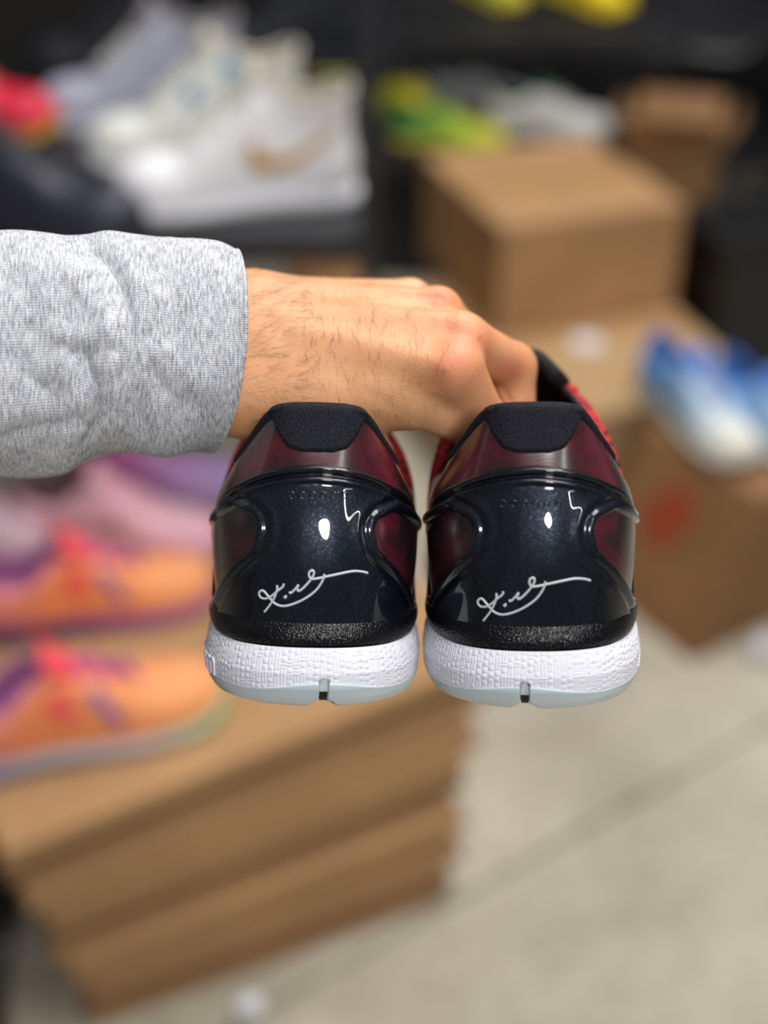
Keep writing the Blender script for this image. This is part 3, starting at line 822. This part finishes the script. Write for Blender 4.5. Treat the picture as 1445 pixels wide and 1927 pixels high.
def build_hand():
    st = .85
    lo = np.array(H(300, 1010, 40)) - 0; hi = np.array(H(1020, 480, 40))
    lo = np.array([-100.0, -10, 8]); hi = np.array([75.0, 105, 145])
    xs, ys, zs = [np.arange(lo[i], hi[i], st, dtype=np.float32) for i in range(3)]
    X, Y, Z = np.meshgrid(xs, ys, zs, indexing='ij', copy=False)
    P = np.stack([X, Y, Z], -1).reshape(-1, 3)
    kk = 5.5; acc = None
    for i, (a, b) in enumerate(CAPS):
        A = H(*a[:3]).astype(np.float32); B = H(*b[:3]).astype(np.float32)
        ra, rb = rmm(a[3], a[2]), rmm(b[3], b[2])
        e = B - A; t = np.clip(((P - A) @ e) / e.dot(e), 0, 1)
        d = np.linalg.norm(P - (A + t[:, None] * e), axis=1) - (ra + (rb - ra) * t)
        if acc is None: acc = d
        else:
            k = 9.0 if i < 7 else kk
            if i in (12, 13, 14, 16, 17, 18, 19, 20, 21, 22, 23, 24): k = 3.5
            h = np.clip(.5 + .5 * (acc - d) / k, 0, 1)
            acc = acc * (1 - h) + d * h - k * h * (1 - h)
    # knuckle swell, tendons
    for (px, py, z, r) in KNUCK[:2]:
        c = H(px, py, z + 9); d = np.linalg.norm(P - c, axis=1) - rmm(r, z); k = 6.0
        h = np.clip(.5 + .5 * (acc - d) / k, 0, 1); acc = acc * (1 - h) + d * h - k * h * (1 - h)
    S = acc.reshape(X.shape)
    # surface nets
    c = S < 0
    nx, ny, nz = S.shape
    cs = [c[i:nx - 1 + i, j:ny - 1 + j, k:nz - 1 + k] for i in (0, 1) for j in (0, 1) for k in (0, 1)]
    cnt = sum(x.astype(np.int8) for x in cs); act = (cnt > 0) & (cnt < 8)
    I = np.argwhere(act); idx = -np.ones(act.shape, np.int64); idx[act] = np.arange(len(I))
    pos = np.zeros((len(I), 3)); num = np.zeros(len(I))
    cor = np.array([(i, j, k) for i in (0, 1) for j in (0, 1) for k in (0, 1)])
    for a in range(8):
        for b in range(a + 1, 8):
            if np.abs(cor[a] - cor[b]).sum() != 1: continue
            ia = I + cor[a]; ib = I + cor[b]
            sa = S[ia[:, 0], ia[:, 1], ia[:, 2]]; sb = S[ib[:, 0], ib[:, 1], ib[:, 2]]
            x = (sa < 0) != (sb < 0); t = np.where(x, sa / (sa - sb + 1e-12), 0)
            pos += np.where(x[:, None], cor[a] + t[:, None] * (cor[b] - cor[a]), 0); num += x
    V = (I + pos / num[:, None]) * st + lo
    F = []
    for ax in range(3):
        sl0 = [slice(None)] * 3; sl1 = [slice(None)] * 3; sl0[ax] = slice(0, -1); sl1[ax] = slice(1, None)
        ch = c[tuple(sl0)] != c[tuple(sl1)]
        E = np.argwhere(ch); o1, o2 = [(1, 2), (2, 0), (0, 1)][ax]
        ok = (E[:, o1] > 0) & (E[:, o2] > 0) & (E[:, o1] < S.shape[o1] - 1) & (E[:, o2] < S.shape[o2] - 1); E = E[ok]
        d1 = np.zeros(3, int); d1[o1] = 1; d2 = np.zeros(3, int); d2[o2] = 1
        q = [E, E - d1, E - d1 - d2, E - d2]
        f = np.stack([idx[x[:, 0], x[:, 1], x[:, 2]] for x in q], 1)
        ins = c[E[:, 0], E[:, 1], E[:, 2]]
        f = np.where(ins[:, None], f, f[:, ::-1]); F.append(f[(f >= 0).all(1)])
    F = np.vstack(F)
    # smooth
    Ee = np.vstack([F[:, [0, 1]], F[:, [1, 2]], F[:, [2, 3]], F[:, [3, 0]]])
    for it in range(6):
        s = np.zeros_like(V); n = np.zeros(len(V))
        np.add.at(s, Ee[:, 0], V[Ee[:, 1]]); np.add.at(n, Ee[:, 0], 1)
        np.add.at(s, Ee[:, 1], V[Ee[:, 0]]); np.add.at(n, Ee[:, 1], 1)
        V = V + (.5 if it % 2 == 0 else -.47) * (s / np.maximum(n, 1)[:, None] - V)
    # raised tendons and veins, knuckle creases
    nrm = np.zeros_like(V); fn = np.cross(V[F[:, 2]] - V[F[:, 0]], V[F[:, 3]] - V[F[:, 1]])
    for j in range(4): np.add.at(nrm, F[:, j], fn)
    nrm /= np.linalg.norm(nrm, axis=1, keepdims=True) + 1e-12
    D = V[:, 2] + D0 * 1000; PX = V[:, 0] * FPX / D + CX; PY = CY - V[:, 1] * FPX / D
    fr = np.clip(-nrm[:, 2] * 1.6 + nrm[:, 1] * .6, 0, 1)
    def line(pts, wd):
        d = np.full(len(V), 1e9)
        pts = catmull(pts, 5)
        for a, b in zip(pts[:-1], pts[1:]):
            e = b - a; t = np.clip(((PX - a[0]) * e[0] + (PY - a[1]) * e[1]) / (e @ e), 0, 1)
            d = np.minimum(d, np.hypot(PX - a[0] - e[0] * t, PY - a[1] - e[1] * t))
        return np.exp(-(d / wd) ** 2)
    disp = .7 * line([(560, 618), (680, 640), (770, 665), (835, 690)], 18) - 1.0 * line([(640, 690), (740, 700), (810, 735)], 26)
    disp += .8 * line([(520, 590), (660, 580), (780, 590), (860, 600)], 15) - .5 * line([(500, 553), (640, 556), (760, 556), (830, 560)], 6)
    disp += .2 * line([(500, 640), (560, 700), (600, 740)], 20)
    disp -= .22 * line([(640, 760), (720, 790), (800, 795)], 8) + .15 * line([(690, 735), (760, 780)], 9)
    disp -= .5 * line([(905, 640), (930, 700), (960, 755)], 5)
    V = V + nrm * (disp * fr)[:, None]
    kn = np.zeros(len(V))
    for (px, py, z, r) in KNUCK: kn = np.maximum(kn, np.exp(-(((PX - px) / (r * 1.25)) ** 2 + ((PY - py) / (r * 1.0)) ** 2)))
    kn = np.maximum(kn, .35 * sstep(820, 960, PX))
    Wd = np.stack([V[:, 0], V[:, 1], V[:, 2] + D0 * 1000], 1) / 1000 @ CB + CAM
    o = mesh_obj('person', Wd, F[:, ::-1] if np.mean((nrm * (V - V.mean(0))).sum(1)) < 0 else F, MAT['skin'], None, True, None, False)
    at = o.data.attributes.new('knuckle', 'FLOAT', 'POINT'); at.data.foreach_set('value', kn.astype(np.float32))
    tag(o, "person's bare hand and grey-sleeved forearm reaching in to hold up both sneakers", 'person')
    # hair on the back of the hand
    cand = np.where((fr > .55) & (PX > 455) & (PX < 850) & (PY < 800))[0]
    cv = bpy.data.curves.new('arm_hair', 'CURVE'); cv.dimensions = '3D'; cv.bevel_depth = .000043; cv.bevel_resolution = 0; cv.resolution_u = 2
    rr = random.Random(5); made = 0
    while made < 500:
        i = cand[rr.randrange(len(cand))]
        x, y = PX[i], PY[i]
        dens = 1.1 * math.exp(-max(0, x - 470) / 210) + .35 * math.exp(-((y - 600) / 70) ** 2) * (1 if x < 800 else 0)
        if y < 545: dens *= .4
        if rr.random() > dens: continue
        nn = nrm[i]
        ang = math.radians(rr.uniform(-108, -68) if x > 570 else (rr.uniform(-12, 48) if y < 720 else rr.uniform(-50, 10)))
        tdir = np.array([math.cos(ang), math.sin(ang), 0]); tdir -= nn * tdir.dot(nn); tdir /= np.linalg.norm(tdir)
        side = np.cross(nn, tdir); Lh = rr.uniform(3.5, 7.0) * (1.5 if x < 570 else .95); cb = rr.uniform(-.28, .2)
        sp = cv.splines.new('POLY'); sp.points.add(4)
        for k in range(5):
            t = k / 4
            p = V[i] + tdir * Lh * t + side * Lh * cb * t * t + nn * (.25 + 1.0 * t * (1 - t * .75))
            pw = np.array([p[0], p[1], p[2] + D0 * 1000]) / 1000 @ CB + CAM
            sp.points[k].co = (*pw, 1); sp.points[k].radius = 1 - .75 * t
        made += 1
    cv.materials.append(MAT['hair'])
    h = link(bpy.data.objects.new('arm_hair', cv), o); h['kind'] = 'stuff'
    return o
PERSON = build_hand()

def build_sleeve(parent):
    nx, na = 260, 260
    s = np.linspace(0, 1, nx); th = np.linspace(PI, 3 * PI, na, endpoint=False)
    # th = 0 faces the camera, pi/2 up
    topx = [-420, -200, 0, 100, 200, 320, 360, 410, 440]; topy = [462, 458, 453, 452, 457, 459, 467, 480, 492]
    botx = [-420, -200, 0, 120, 170, 250, 330, 400, 440]; boty = [915, 905, 886, 880, 858, 846, 850, 842, 832]
    S, T = np.meshgrid(s, th, indexing='ij')
    edge = 420 + 46 * np.cos(T) + 13 * np.sin(T)
    PXs = -420 + (edge + 420) * S
    ty = np.interp(PXs, topx, topy); by = np.interp(PXs, botx, boty)
    cy = (ty + by) / 2; hh = (by - ty) / 2
    zc = np.interp(PXs, [-420, 0, 440], [20, 38, 46]); hz = np.interp(PXs, [-420, 0, 440], [44, 42, 37])
    c, sn = np.cos(T), np.sin(T); pe = 2.35
    rad = (np.abs(c) ** pe + np.abs(sn) ** pe) ** (-1 / pe)
    zz = zc - hz * c * rad; py = cy - hh * sn * rad
    # undo perspective swell so the outline keeps its height at its own depth
    d = D0 * 1000 + zz; dref = D0 * 1000 + zc
    X = (PXs - CX) * d / FPX; Y = (CY - py) * dref / FPX; Z = zz
    G = np.stack([X, Y, Z], -1)
    N = normals(np.concatenate([G, G[:, :1]], 1))[:, :na]
    cen = np.stack([X, (CY - cy) * dref / FPX, zc], -1); N *= np.sign((N * (G - cen)).sum(-1, keepdims=True))
    PXq = PXs; PYq = py
    def line(pts, wd, one=0):
        D = np.full(PXq.shape, 1e9); side = np.zeros(PXq.shape)
        pts = catmull(pts, 6)
        for a, b in zip(pts[:-1], pts[1:]):
            e = b - a; t = np.clip(((PXq - a[0]) * e[0] + (PYq - a[1]) * e[1]) / (e @ e), 0, 1)
            dx, dy = PXq - a[0] - e[0] * t, PYq - a[1] - e[1] * t; dd = np.hypot(dx, dy)
            m = dd < D; D = np.where(m, dd, D); side = np.where(m, np.sign(e[0] * dy - e[1] * dx), side)
        return np.exp(-(D / wd) ** 2)
    front = sstep(-.3, .3, c)
    disp = -2.0 * line([(170, 490), (215, 545), (240, 610), (248, 670), (236, 715)], 16)
    disp += 2.6 * line([(150, 560), (190, 600), (212, 640), (218, 690)], 32) + 1.6 * line([(200, 480), (255, 560), (275, 640), (270, 720)], 29)
    disp += -1.9 * line([(140, 688), (175, 690), (205, 684)], 13) + 1.6 * line([(120, 660), (165, 662), (200, 655)], 20)
    disp += -1.9 * line([(168, 702), (184, 745), (188, 785), (160, 830)], 14) + 1.8 * line([(195, 705), (212, 750), (212, 800)], 23) + 1.4 * line([(120, 720), (150, 770), (140, 815)], 32)
    disp += -1.4 * line([(0, 824), (70, 812), (150, 792)], 13) + 1.3 * line([(0, 790), (80, 782), (150, 765)], 26)
    disp += -1.2 * line([(290, 720), (330, 760), (380, 775)], 17) + 1.0 * line([(290, 690), (340, 720), (390, 740)], 26)
    disp += -1.0 * line([(120, 480), (160, 520), (200, 600)], 20) - 1.0 * line([(20, 560), (60, 600), (80, 680)], 26)
    disp += -.9 * line([(265, 790), (285, 820), (275, 845)], 14) - 1.1 * line([(30, 700), (70, 740), (120, 760)], 20)
    disp += -.8 * line([(310, 540), (325, 600), (320, 650)], 20)
    disp *= front
    # soft all-over puckers
    for k in range(26):
        rk = random.Random(40 + k); ax, ay = rk.uniform(-400, 420), rk.uniform(0, 2 * PI); f1, f2 = rk.uniform(.012, .035), rk.randint(1, 5)
        disp += .22 * np.sin(PXq * f1 * rk.choice((1, -1)) + T * f2 + rk.uniform(0, 6))
    # hem: folded, stitched edge
    hem = (edge - PXq)
    disp += .6 * sstep(8, 0, hem) 
    G = G + N * disp[..., None]
    Wd = np.stack([G[..., 0], G[..., 1], G[..., 2] + D0 * 1000], -1) / 1000 @ CB + CAM
    ring = np.concatenate([[0], np.cumsum(np.linalg.norm(np.diff(G[nx // 2], axis=0), axis=1))])
    uv = np.stack([(PXq + 420) * .198 / 100, np.broadcast_to(ring / 100, PXq.shape)], -1)
    n, m = nx, na
    idx = np.arange(n * m).reshape(n, m); nxt = np.roll(idx, -1, 1)
    F = np.stack([idx[:-1], nxt[:-1], nxt[1:], idx[1:]], -1).reshape(-1, 4)
    o = mesh_obj('sleeve', Wd, F, MAT['heather'], parent, True, uv, False)
    so = o.modifiers.new('thick', 'SOLIDIFY'); so.thickness = .0016; so.offset = -1
    return o
build_sleeve(PERSON)

# ------------------------------------------------------------------ sneakers in the background
def bgmat(name, c, rough=.65): return simple(name, c, rough, .08, 60)
def gradient(name, cols, axis, lo, hi, rough=.65):
    t = NT(name); s = t.node('SeparateXYZ'); t.link(t.tc.outputs['Object'], s.inputs[0])
    f = t.ramp(s.outputs[axis], lo, hi); n = t.noise(14, 2)
    f = t.math('ADD', f, t.math('MULTIPLY', t.math('SUBTRACT', n.outputs[0], .5), .25))
    r = t.node('ValToRGB'); t.link(f, r.inputs[0]); e = r.color_ramp.elements
    e[0].color = lin(cols[0]); e[1].color = lin(cols[-1])
    for i, c in enumerate(cols[1:-1]): x = e.new((i + 1) / (len(cols) - 1)); x.color = lin(c)
    t.base(r.outputs[0]); t.p(Roughness=rough); return t.m

_cache = {}
def bg_sneaker(name, label, loc, yaw, st, mats, scale=1.0, tilt=(0, 0), swoosh=None, group=None, mir=1, dots=None, stripe=None):
    """yaw: direction of the toe in degrees from +x; parts share their meshes between sneakers of one kind"""
    root = empty(name, Matrix.Translation(Vector(loc)) @ Matrix.Rotation(math.radians(yaw - 90), 4, 'Z') @ Matrix.Rotation(math.radians(tilt[0]), 4, 'X') @ Matrix.Rotation(math.radians(tilt[1]), 4, 'Y') @ Matrix.Scale(scale, 4))
    q = np.concatenate([np.linspace(-3, -2, 13), np.linspace(-2, -1, 20)[1:], np.linspace(-1, 1, 33)[1:], np.linspace(1, 2, 20)[1:], np.linspace(2, 3, 13)[1:]])
    Q, T = np.meshgrid(q, np.linspace(0, 1, 16), indexing='ij')
    G = upperpos(st, Q, T, mir); G[..., 2] += 10 * sstep(2.3, 3, np.abs(Q)) ** 1.5 * (1 - T)
    up = grid_obj('upper', G, mats['upper'], root, flip=True)
    bvh = BVHTree.FromPolygons([Vector(v) for v in G.reshape(-1, 3)], [tuple(int(i) for i in f) for f in grid_faces(*G.shape[:2])])
    Q, T = np.meshgrid(q, np.linspace(.3, 1, 8), indexing='ij')
    G = midpos(Q, T * midtop(Q), mir); lid = np.stack([0 * q, np.clip(G[:, -1, 1], 20, 265), G[:, -1, 2] - 1], -1)[:, None]
    grid_obj('midsole', np.concatenate([G, lid], 1), mats['mid'], root, flip=True)
    Q, T = np.meshgrid(q, np.linspace(0, .36, 5), indexing='ij')
    G = midpos(Q, T * midtop(Q), mir, .6); lid = np.stack([0 * q, np.clip(G[:, 0, 1], 20, 265), G[:, 0, 2]], -1)[:, None]
    grid_obj('outsole', np.concatenate([lid, G], 1), mats['out'], root, flip=True)
    qs = np.linspace(-1.5, 1.5, 61); Q, T = np.meshgrid(qs, np.linspace(0, 1, 8), indexing='ij')
    G = upperpos(st, Q, T, mir, -4.5); G[:, -1] = upperpos(st, qs, np.ones_like(qs), mir, -1)
    grid_obj('lining', G, mats['lining'], root)
    tube_obj('collar', upperpos(st, qs, np.ones_like(qs), mir, -1.5), 3.4, mats['lining'], root, 8)
    h0 = np.interp(122, *st['vtop'])
    prof = [(208, np.interp(208, *st['vtop']) - 3), (180, np.interp(180, *st['vtop'])), (150, np.interp(150, *st['vtop']) + 4), (128, h0 + 14), (118, h0 + 26)]
    xs = np.linspace(-1, 1, 9); G = np.zeros((5, 9, 3))
    for i, (a, b) in enumerate(prof): G[i, :, 0] = xs * (13 + 3.2 * i); G[i, :, 1] = a - 6 * xs ** 2; G[i, :, 2] = b - 8 * xs ** 2
    tg = grid_obj('tongue', G, mats.get('tongue', mats['lining']), root, flip=True); so = tg.modifiers.new('t', 'SOLIDIFY'); so.thickness = .006; so.offset = 0
    for i, wy in enumerate(np.linspace(134, 198, 6)):
        vt = np.interp(wy, *st['vtop']); x = np.linspace(-17, 17, 9)
        tube_obj('lace', np.stack([x, wy + (4 if i % 2 else -4) * x / 17, vt + 8 - 6 * (x / 17) ** 2], -1), 2.8, mats.get('lace', mats['mid']), root, 6)
    def side_patch(nm, poly, mat, sgn):
        parts = []
        for sg in sgn:
            V = []
            for (y, z) in poly:
                loc_, nn, i, dd = bvh.ray_cast(Vector((sg * 90, y, z)), Vector((-sg, 0, 0)))
                x = loc_[0] if loc_ is not None else sg * 30
                V.append((x + sg * 1.4, y, z))
            V = np.array(V); n = len(V) // 2
            Vi = V.copy(); Vi[:, 0] -= sg * 3
            F = [(i, i + 1, 2 * n - 2 - i, 2 * n - 1 - i) for i in range(n - 1)]
            L = 2 * n; F += [tuple(j + L for j in f[::-1]) for f in F] + [(i, (i + 1) % L, L + (i + 1) % L, L + i) for i in range(L)]
            parts.append((np.vstack([V, Vi]), F))
            mesh_obj(nm, *parts[-1], mat, root, False)
    if swoosh:
        a = catmull([(62, 86), (95, 70), (135, 56), (175, 50), (205, 52), (216, 62), (207, 74), (197, 72)], 5)[:, :]
        b = catmull([(62, 86), (95, 76), (130, 66), (160, 61), (180, 61), (187, 63), (194, 68), (197, 72)], 5)
        side_patch('side_mark', np.vstack([a, b[::-1]]) * np.array([.74, 1.45]) + np.array([-26, -20]), swoosh, (-1, 1))
    for (nm, poly, mat) in (stripe or []):
        n = len(poly) // 2
        a = catmull(poly[:n], 5); b = catmull(poly[n:][::-1], 5); side_patch(nm, np.vstack([a, b[::-1]]), mat, (-1, 1))
    if dots:
        for (y, z, r) in dots[1]:
            for sg in (-1, 1):
                loc_, nn, i, dd = bvh.ray_cast(Vector((sg * 90, y, z)), Vector((-sg, 0, 0)))
                if loc_ is None: continue
                an = np.linspace(0, 2 * PI, 12, endpoint=False); x = loc_[0]
                V = np.vstack([[(x + sg * 2, y + r * math.cos(t), z + r * math.sin(t)) for t in an], [(x - sg * 3, y + r * math.cos(t), z + r * math.sin(t)) for t in an]])
                F = [tuple(range(12)), tuple(range(23, 11, -1))] + [(i, (i + 1) % 12, 12 + (i + 1) % 12, 12 + i) for i in range(12)]
                mesh_obj('round_badge', V, F, dots[0], root, False)
    tag(root, label, 'sneaker', group)
    return root

def pos(px, py, z): 
    p = onplane(px, py, z); return (p[0], p[1], z)
B = bgmat
orange = gradient('orange_coral_knit', [(240, 150, 150), (252, 148, 92), (250, 160, 100), (250, 168, 110)], 'Y', .02, .28)
O = dict(upper=orange, mid=gradient('grey_blue_midsole', [(70, 120, 190), (190, 190, 200), (210, 205, 205), (140, 220, 150)], 'Y', .0, .29), out=gradient('violet_outsole', [(60, 90, 170), (96, 50, 140), (150, 70, 150), (200, 180, 190)], 'Y', .0, .29),
         lining=B('mauve_lining', (196, 120, 178)), tongue=B('coral_red_tongue', (255, 82, 92)), lace=B('violet_lace', (140, 100, 180)))
P2 = dict(O); P2['mid'] = gradient('violet_midsole', [(80, 30, 100), (90, 40, 120), (150, 70, 160), (190, 110, 170)], 'Y', 0, .29)
collar_y = B('yellow_trim', (232, 206, 90)); band_v = B('violet_band', (140, 100, 170)); coral = B('coral_patch', (255, 80, 90))
SB = [('coral_panel', [(112, 84), (128, 90), (142, 92), (142, 58), (126, 60), (116, 62)], coral), ('violet_strap', [(150, 80), (163, 60), (172, 40), (184, 40), (174, 60), (162, 84)], band_v)]
FL = math.degrees(math.atan2(.215, .52))
def seat(px, py, z, yaw, back):  # toe tip at a pixel on a surface -> heel position
    p = onplane(px, py, z); a = math.radians(yaw); return (p[0] - back * math.cos(a), p[1] - back * math.sin(a), z)
GO = 'orange sneakers on the cardboard stack'
bg_sneaker('sneaker', 'orange knit sneaker with grey-blue midsole, nearest on the cardboard stack', seat(418, 1318, STACK_TOP, FL - 2, .345), FL - 2, LOW, O, 1.2, group=GO, stripe=SB)
bg_sneaker('sneaker', 'orange knit sneaker with violet sole behind the nearest orange one', seat(405, 1118, STACK_TOP, FL - 8, .325), FL - 8, LOW, P2, 1.13, group=GO, stripe=SB, mir=-1)
pink = dict(upper=B('pale_pink_knit', (242, 190, 204)), mid=B('pale_pink_sole', (236, 196, 204)), out=B('dusty_pink_rubber', (214, 168, 176)), lining=B('grey_pink_lining', (120, 92, 100)), tongue=B('pink_tongue', (226, 170, 186)), lace=B('pink_lace', (240, 190, 205)))
GP = 'pink sneakers at the back of the cardboard stack'
bg_sneaker('sneaker', 'pale pink low sneaker behind the two orange ones', seat(425, 1040, STACK_TOP, -8, .31), -8, LOW, pink, 1.07, group=GP, dots=(B('dark_badge', (80, 50, 56)), [(150, 60, 7)]))
pg = dict(pink); pg['upper'] = B('greyish_pink_knit', (214, 184, 198)); pg['lining'] = B('grey_lining', (110, 104, 108))
bg_sneaker('sneaker', 'greyish pink sneaker at the left frame edge', seat(105, 1052, STACK_TOP, -20, .30), -20, LOW, pg, 1.0, group=GP, mir=-1)
pur = dict(upper=gradient('magenta_lilac_fade', [(120, 90, 60), (200, 100, 160), (192, 150, 205), (190, 160, 215)], 'Y', .02, .26), mid=B('lilac_sole', (176, 150, 190)), out=B('dark_sole', (60, 50, 56)), lining=B('plum_lining', (90, 50, 80)), lace=B('magenta_lace', (205, 100, 165)))
bg_sneaker('sneaker', 'magenta and lilac sneaker under the cuff of the sleeve', seat(470, 935, STACK_TOP, -5, .30), -5, LOW, pur, 1.05)

# white high sneakers on the rack
gold = B('gold_foil', (196, 144, 40), .4); teal = B('teal_badge', (22, 128, 182), .5)
Wt = dict(upper=B('white_leather', (242, 242, 246), .5), mid=B('white_sole', (240, 240, 248)), out=B('gum_white_sole', (206, 200, 190)), lining=B('cream_lining', (205, 200, 186)), lace=B('cream_lace', (222, 224, 212)))
Wg = dict(Wt); Wg['upper'] = B('cool_grey_leather', (168, 170, 188), .5); Wg['mid'] = B('cool_white_sole', (188, 194, 212)); Wg['lining'] = B('grey_inner', (150, 146, 150))
Wc = dict(Wt); Wc['upper'] = B('cream_leather', (222, 224, 218), .5)
GW = 'white high sneakers on the rack'
bg_sneaker('sneaker', 'white high sneaker with a gold curved side mark, nearest on the rack', seat(222, 400, SH1, 189, .335), 189, HIGH, Wt, 1.16, swoosh=gold, group=GW)
bg_sneaker('sneaker', 'cream white high sneaker with teal dots, middle of the white row', seat(180, 315, SH1, 193, .32), 193, HIGH, Wc, 1.14, group=GW, dots=(teal, [(98, 126, 11), (150, 96, 10)]))
bg_sneaker('sneaker', 'cool grey high sneaker at the back of the white row', seat(92, 240, SH1, 194, .32), 194, HIGH, Wg, 1.14, group=GW)
navy = dict(upper=B('black_navy_leather', (44, 46, 60), .45), mid=B('navy_sole', (40, 44, 58)), out=B('navy_outsole', (30, 34, 46)), lining=B('black_inner', (20, 20, 26)))
bg_sneaker('sneaker', 'black navy sneaker at the left frame edge, above the sleeve', seat(228, 440, SH1, -14, .30), -14, LOW, navy, 1.15)
redm = dict(upper=B('crimson_upper', (214, 24, 60), .5), mid=B('mustard_sole', (190, 150, 40)), out=B('mustard_outsole', (170, 130, 36)), lining=B('dark_crimson_inner', (120, 10, 30)))
bg_sneaker('sneaker', 'crimson sneaker with mustard sole at the top left', seat(92, 255, SH1, -4, .30), -4, HIGH, redm, 1.1)
dk = dict(upper=B('midnight_upper', (16, 20, 32)), mid=B('midnight_sole', (18, 20, 30)), out=B('midnight_outsole', (14, 15, 20)), lining=B('midnight_inner', (10, 10, 14)))
bg_sneaker('sneaker', 'midnight black high sneaker behind the crimson one', seat(120, 160, SH1, 188, .30), 188, HIGH, dk, 1.25, group='dark sneakers at the back of the rack')
bg_sneaker('sneaker', 'midnight black high sneaker behind the cool grey one', seat(440, 130, SH1, 186, .30), 186, HIGH, dk, 1.25, group='dark sneakers at the back of the rack')

# yellow and green sneakers on the far rack
yel = dict(upper=gradient('yellow_green_knit', [(40, 110, 50), (205, 200, 30), (220, 205, 40), (190, 200, 60)], 'Y', .0, .28), mid=B('green_sole', (40, 120, 60)), out=B('dark_green_sole', (30, 70, 40)), lining=B('dark_inner', (30, 34, 26)), lace=B('yellow_lace', (214, 206, 50)))
lim = dict(upper=gradient('lime_knit', [(30, 140, 70), (170, 205, 60), (214, 200, 50)], 'Y', .05, .28), mid=B('yellow_sole', (212, 190, 60)), out=B('gum_sole', (180, 140, 80)), lining=B('green_inner', (20, 90, 50)))
wgr = dict(upper=B('white_upper', (226, 224, 220), .5), mid=B('white_foam', (216, 214, 206)), out=B('kelly_sole', (20, 110, 60)), lining=B('kelly_inner', (16, 80, 50)))
gry = dict(upper=B('grey_mesh', (130, 132, 136)), mid=B('grey_sole', (120, 120, 124)), out=B('grey_outsole', (80, 80, 84)), lining=B('charcoal_inner', (40, 40, 44)))
GY = 'yellow and green sneakers on the far rack'
bg_sneaker('sneaker', 'yellow sneaker with green sole beside the rack post', seat(850, 262, SH2, -48, .30), -48, LOW, yel, 1.1, group=GY)
bg_sneaker('sneaker', 'lime and yellow sneaker with gum sole left of the white one', seat(960, 285, SH2, -14, .30), -14, LOW, lim, 1.0, group=GY)
bg_sneaker('sneaker', 'white sneaker with a kelly green sole above the closed carton', seat(1135, 258, SH2, -10, .30), -10, LOW, wgr, 1.1)
bg_sneaker('sneaker', 'grey mesh sneaker behind the white and green one', seat(1010, 215, SH2, -14, .30), -14, LOW, gry, 1.05)
ylo = dict(yel); ylo['upper'] = B('bright_yellow', (238, 206, 20)); ylo['mid'] = B('bright_yellow_sole', (226, 196, 30))
bg_sneaker('sneaker', 'bright yellow sneaker at the top edge, on the upper shelf', seat(1185, 34, SH3, -55, .30), -55, LOW, ylo, 1.0, group=GY)
bg_sneaker('sneaker', 'pale lime sneaker at the top edge, on the upper shelf', seat(985, 22, SH3, -60, .30), -60, LOW, lim, 1.0, group=GY)
bg_sneaker('sneaker', 'mustard yellow sneaker seen between the white ones and the post', seat(660, 140, SH2, 20, .30), -20, LOW, yel, 1.1, group=GY)
drk = dict(upper=B('black_mesh', (30, 30, 34)), mid=B('charcoal_sole', (44, 44, 48)), out=B('brown_gum_sole', (90, 66, 30)), lining=B('black_lining', (16, 16, 18)), lace=B('silver_lace', (140, 140, 146)))
drw = dict(drk); drw['mid'] = B('silver_sole', (150, 150, 154))
GD = 'dark sneakers on the far right rack'
SH4, SH5 = SH2 + .1, SH3 + .05
bg_sneaker('sneaker', 'black sneaker with a silver sole on the far right rack', seat(1400, 105, SH4, -20, .30), -20, LOW, drw, 1.1, group=GD, dots=(B('silver_badge', (170, 170, 176)), [(60, 60, 12), (170, 50, 10)]))
bg_sneaker('sneaker', 'black sneaker with a brown sole left of the silver soled one', seat(1270, 125, SH4, -20, .30), -20, LOW, drk, 1.1, group=GD, dots=(B('grey_badge', (100, 100, 108)), [(150, 50, 10)]))

# blue and white sneakers on the leaning carton
K, dl, e_, ts = LEAN
tz = ts[2] + .002
blue = dict(upper=gradient('sky_blue_leather', [(92, 150, 225), (112, 168, 228), (172, 200, 226), (228, 226, 214)], 'Y', .0, .26), mid=B('cream_sole', (216, 214, 200)), out=B('teal_black_sole', (30, 52, 50)), lining=B('blue_inner', (70, 120, 200)), lace=B('off_white_lace', (206, 206, 206)))
GB = 'blue and white sneakers on the leaning carton'
bg_sneaker('sneaker', 'sky blue and white sneaker nearer the middle, on the leaning carton', seat(1385, 870, tz, -68, .29), -68, LOW, blue, 1.12, group=GB)
bg_sneaker('sneaker', 'sky blue and white sneaker cut off by the right frame edge', seat(1560, 905, tz, -60, .29), -60, LOW, blue, 1.12, group=GB, mir=-1)

# crumpled paper scraps on the floor
def scrap(px, py, z, r, label):
    p = onplane(px, py, z); bm = bmesh.new(); bmesh.ops.create_icosphere(bm, subdivisions=3, radius=1)
    rr = random.Random(int(px))
    dirs = [Vector((rr.gauss(0, 1), rr.gauss(0, 1), rr.gauss(0, 1))).normalized() for _ in range(14)]
    for v in bm.verts:
        k = min(1 - .28 * max(0, v.co.normalized().dot(d) - .55) / .45 for d in dirs); v.co = v.co * k
    zmin = min(v.co.z for v in bm.verts)
    for v in bm.verts: v.co = Vector((v.co.x * r, v.co.y * r, (v.co.z - zmin) * r * .8))
    me = bpy.data.meshes.new('paper_scrap'); bm.to_mesh(me); bm.free(); me.materials.append(MAT['label_white'])
    o = link(bpy.data.objects.new('paper_scrap', me)); o.location = (p[0], p[1], z); tag(o, label, 'paper', 'crumpled paper scraps on the floor')
scrap(472, 1905, 0, .022, 'crumpled white paper scrap on the floor before the cardboard stack')
scrap(1432, 1235, 0, .03, 'crumpled white paper scrap on the floor beside the leaning carton')
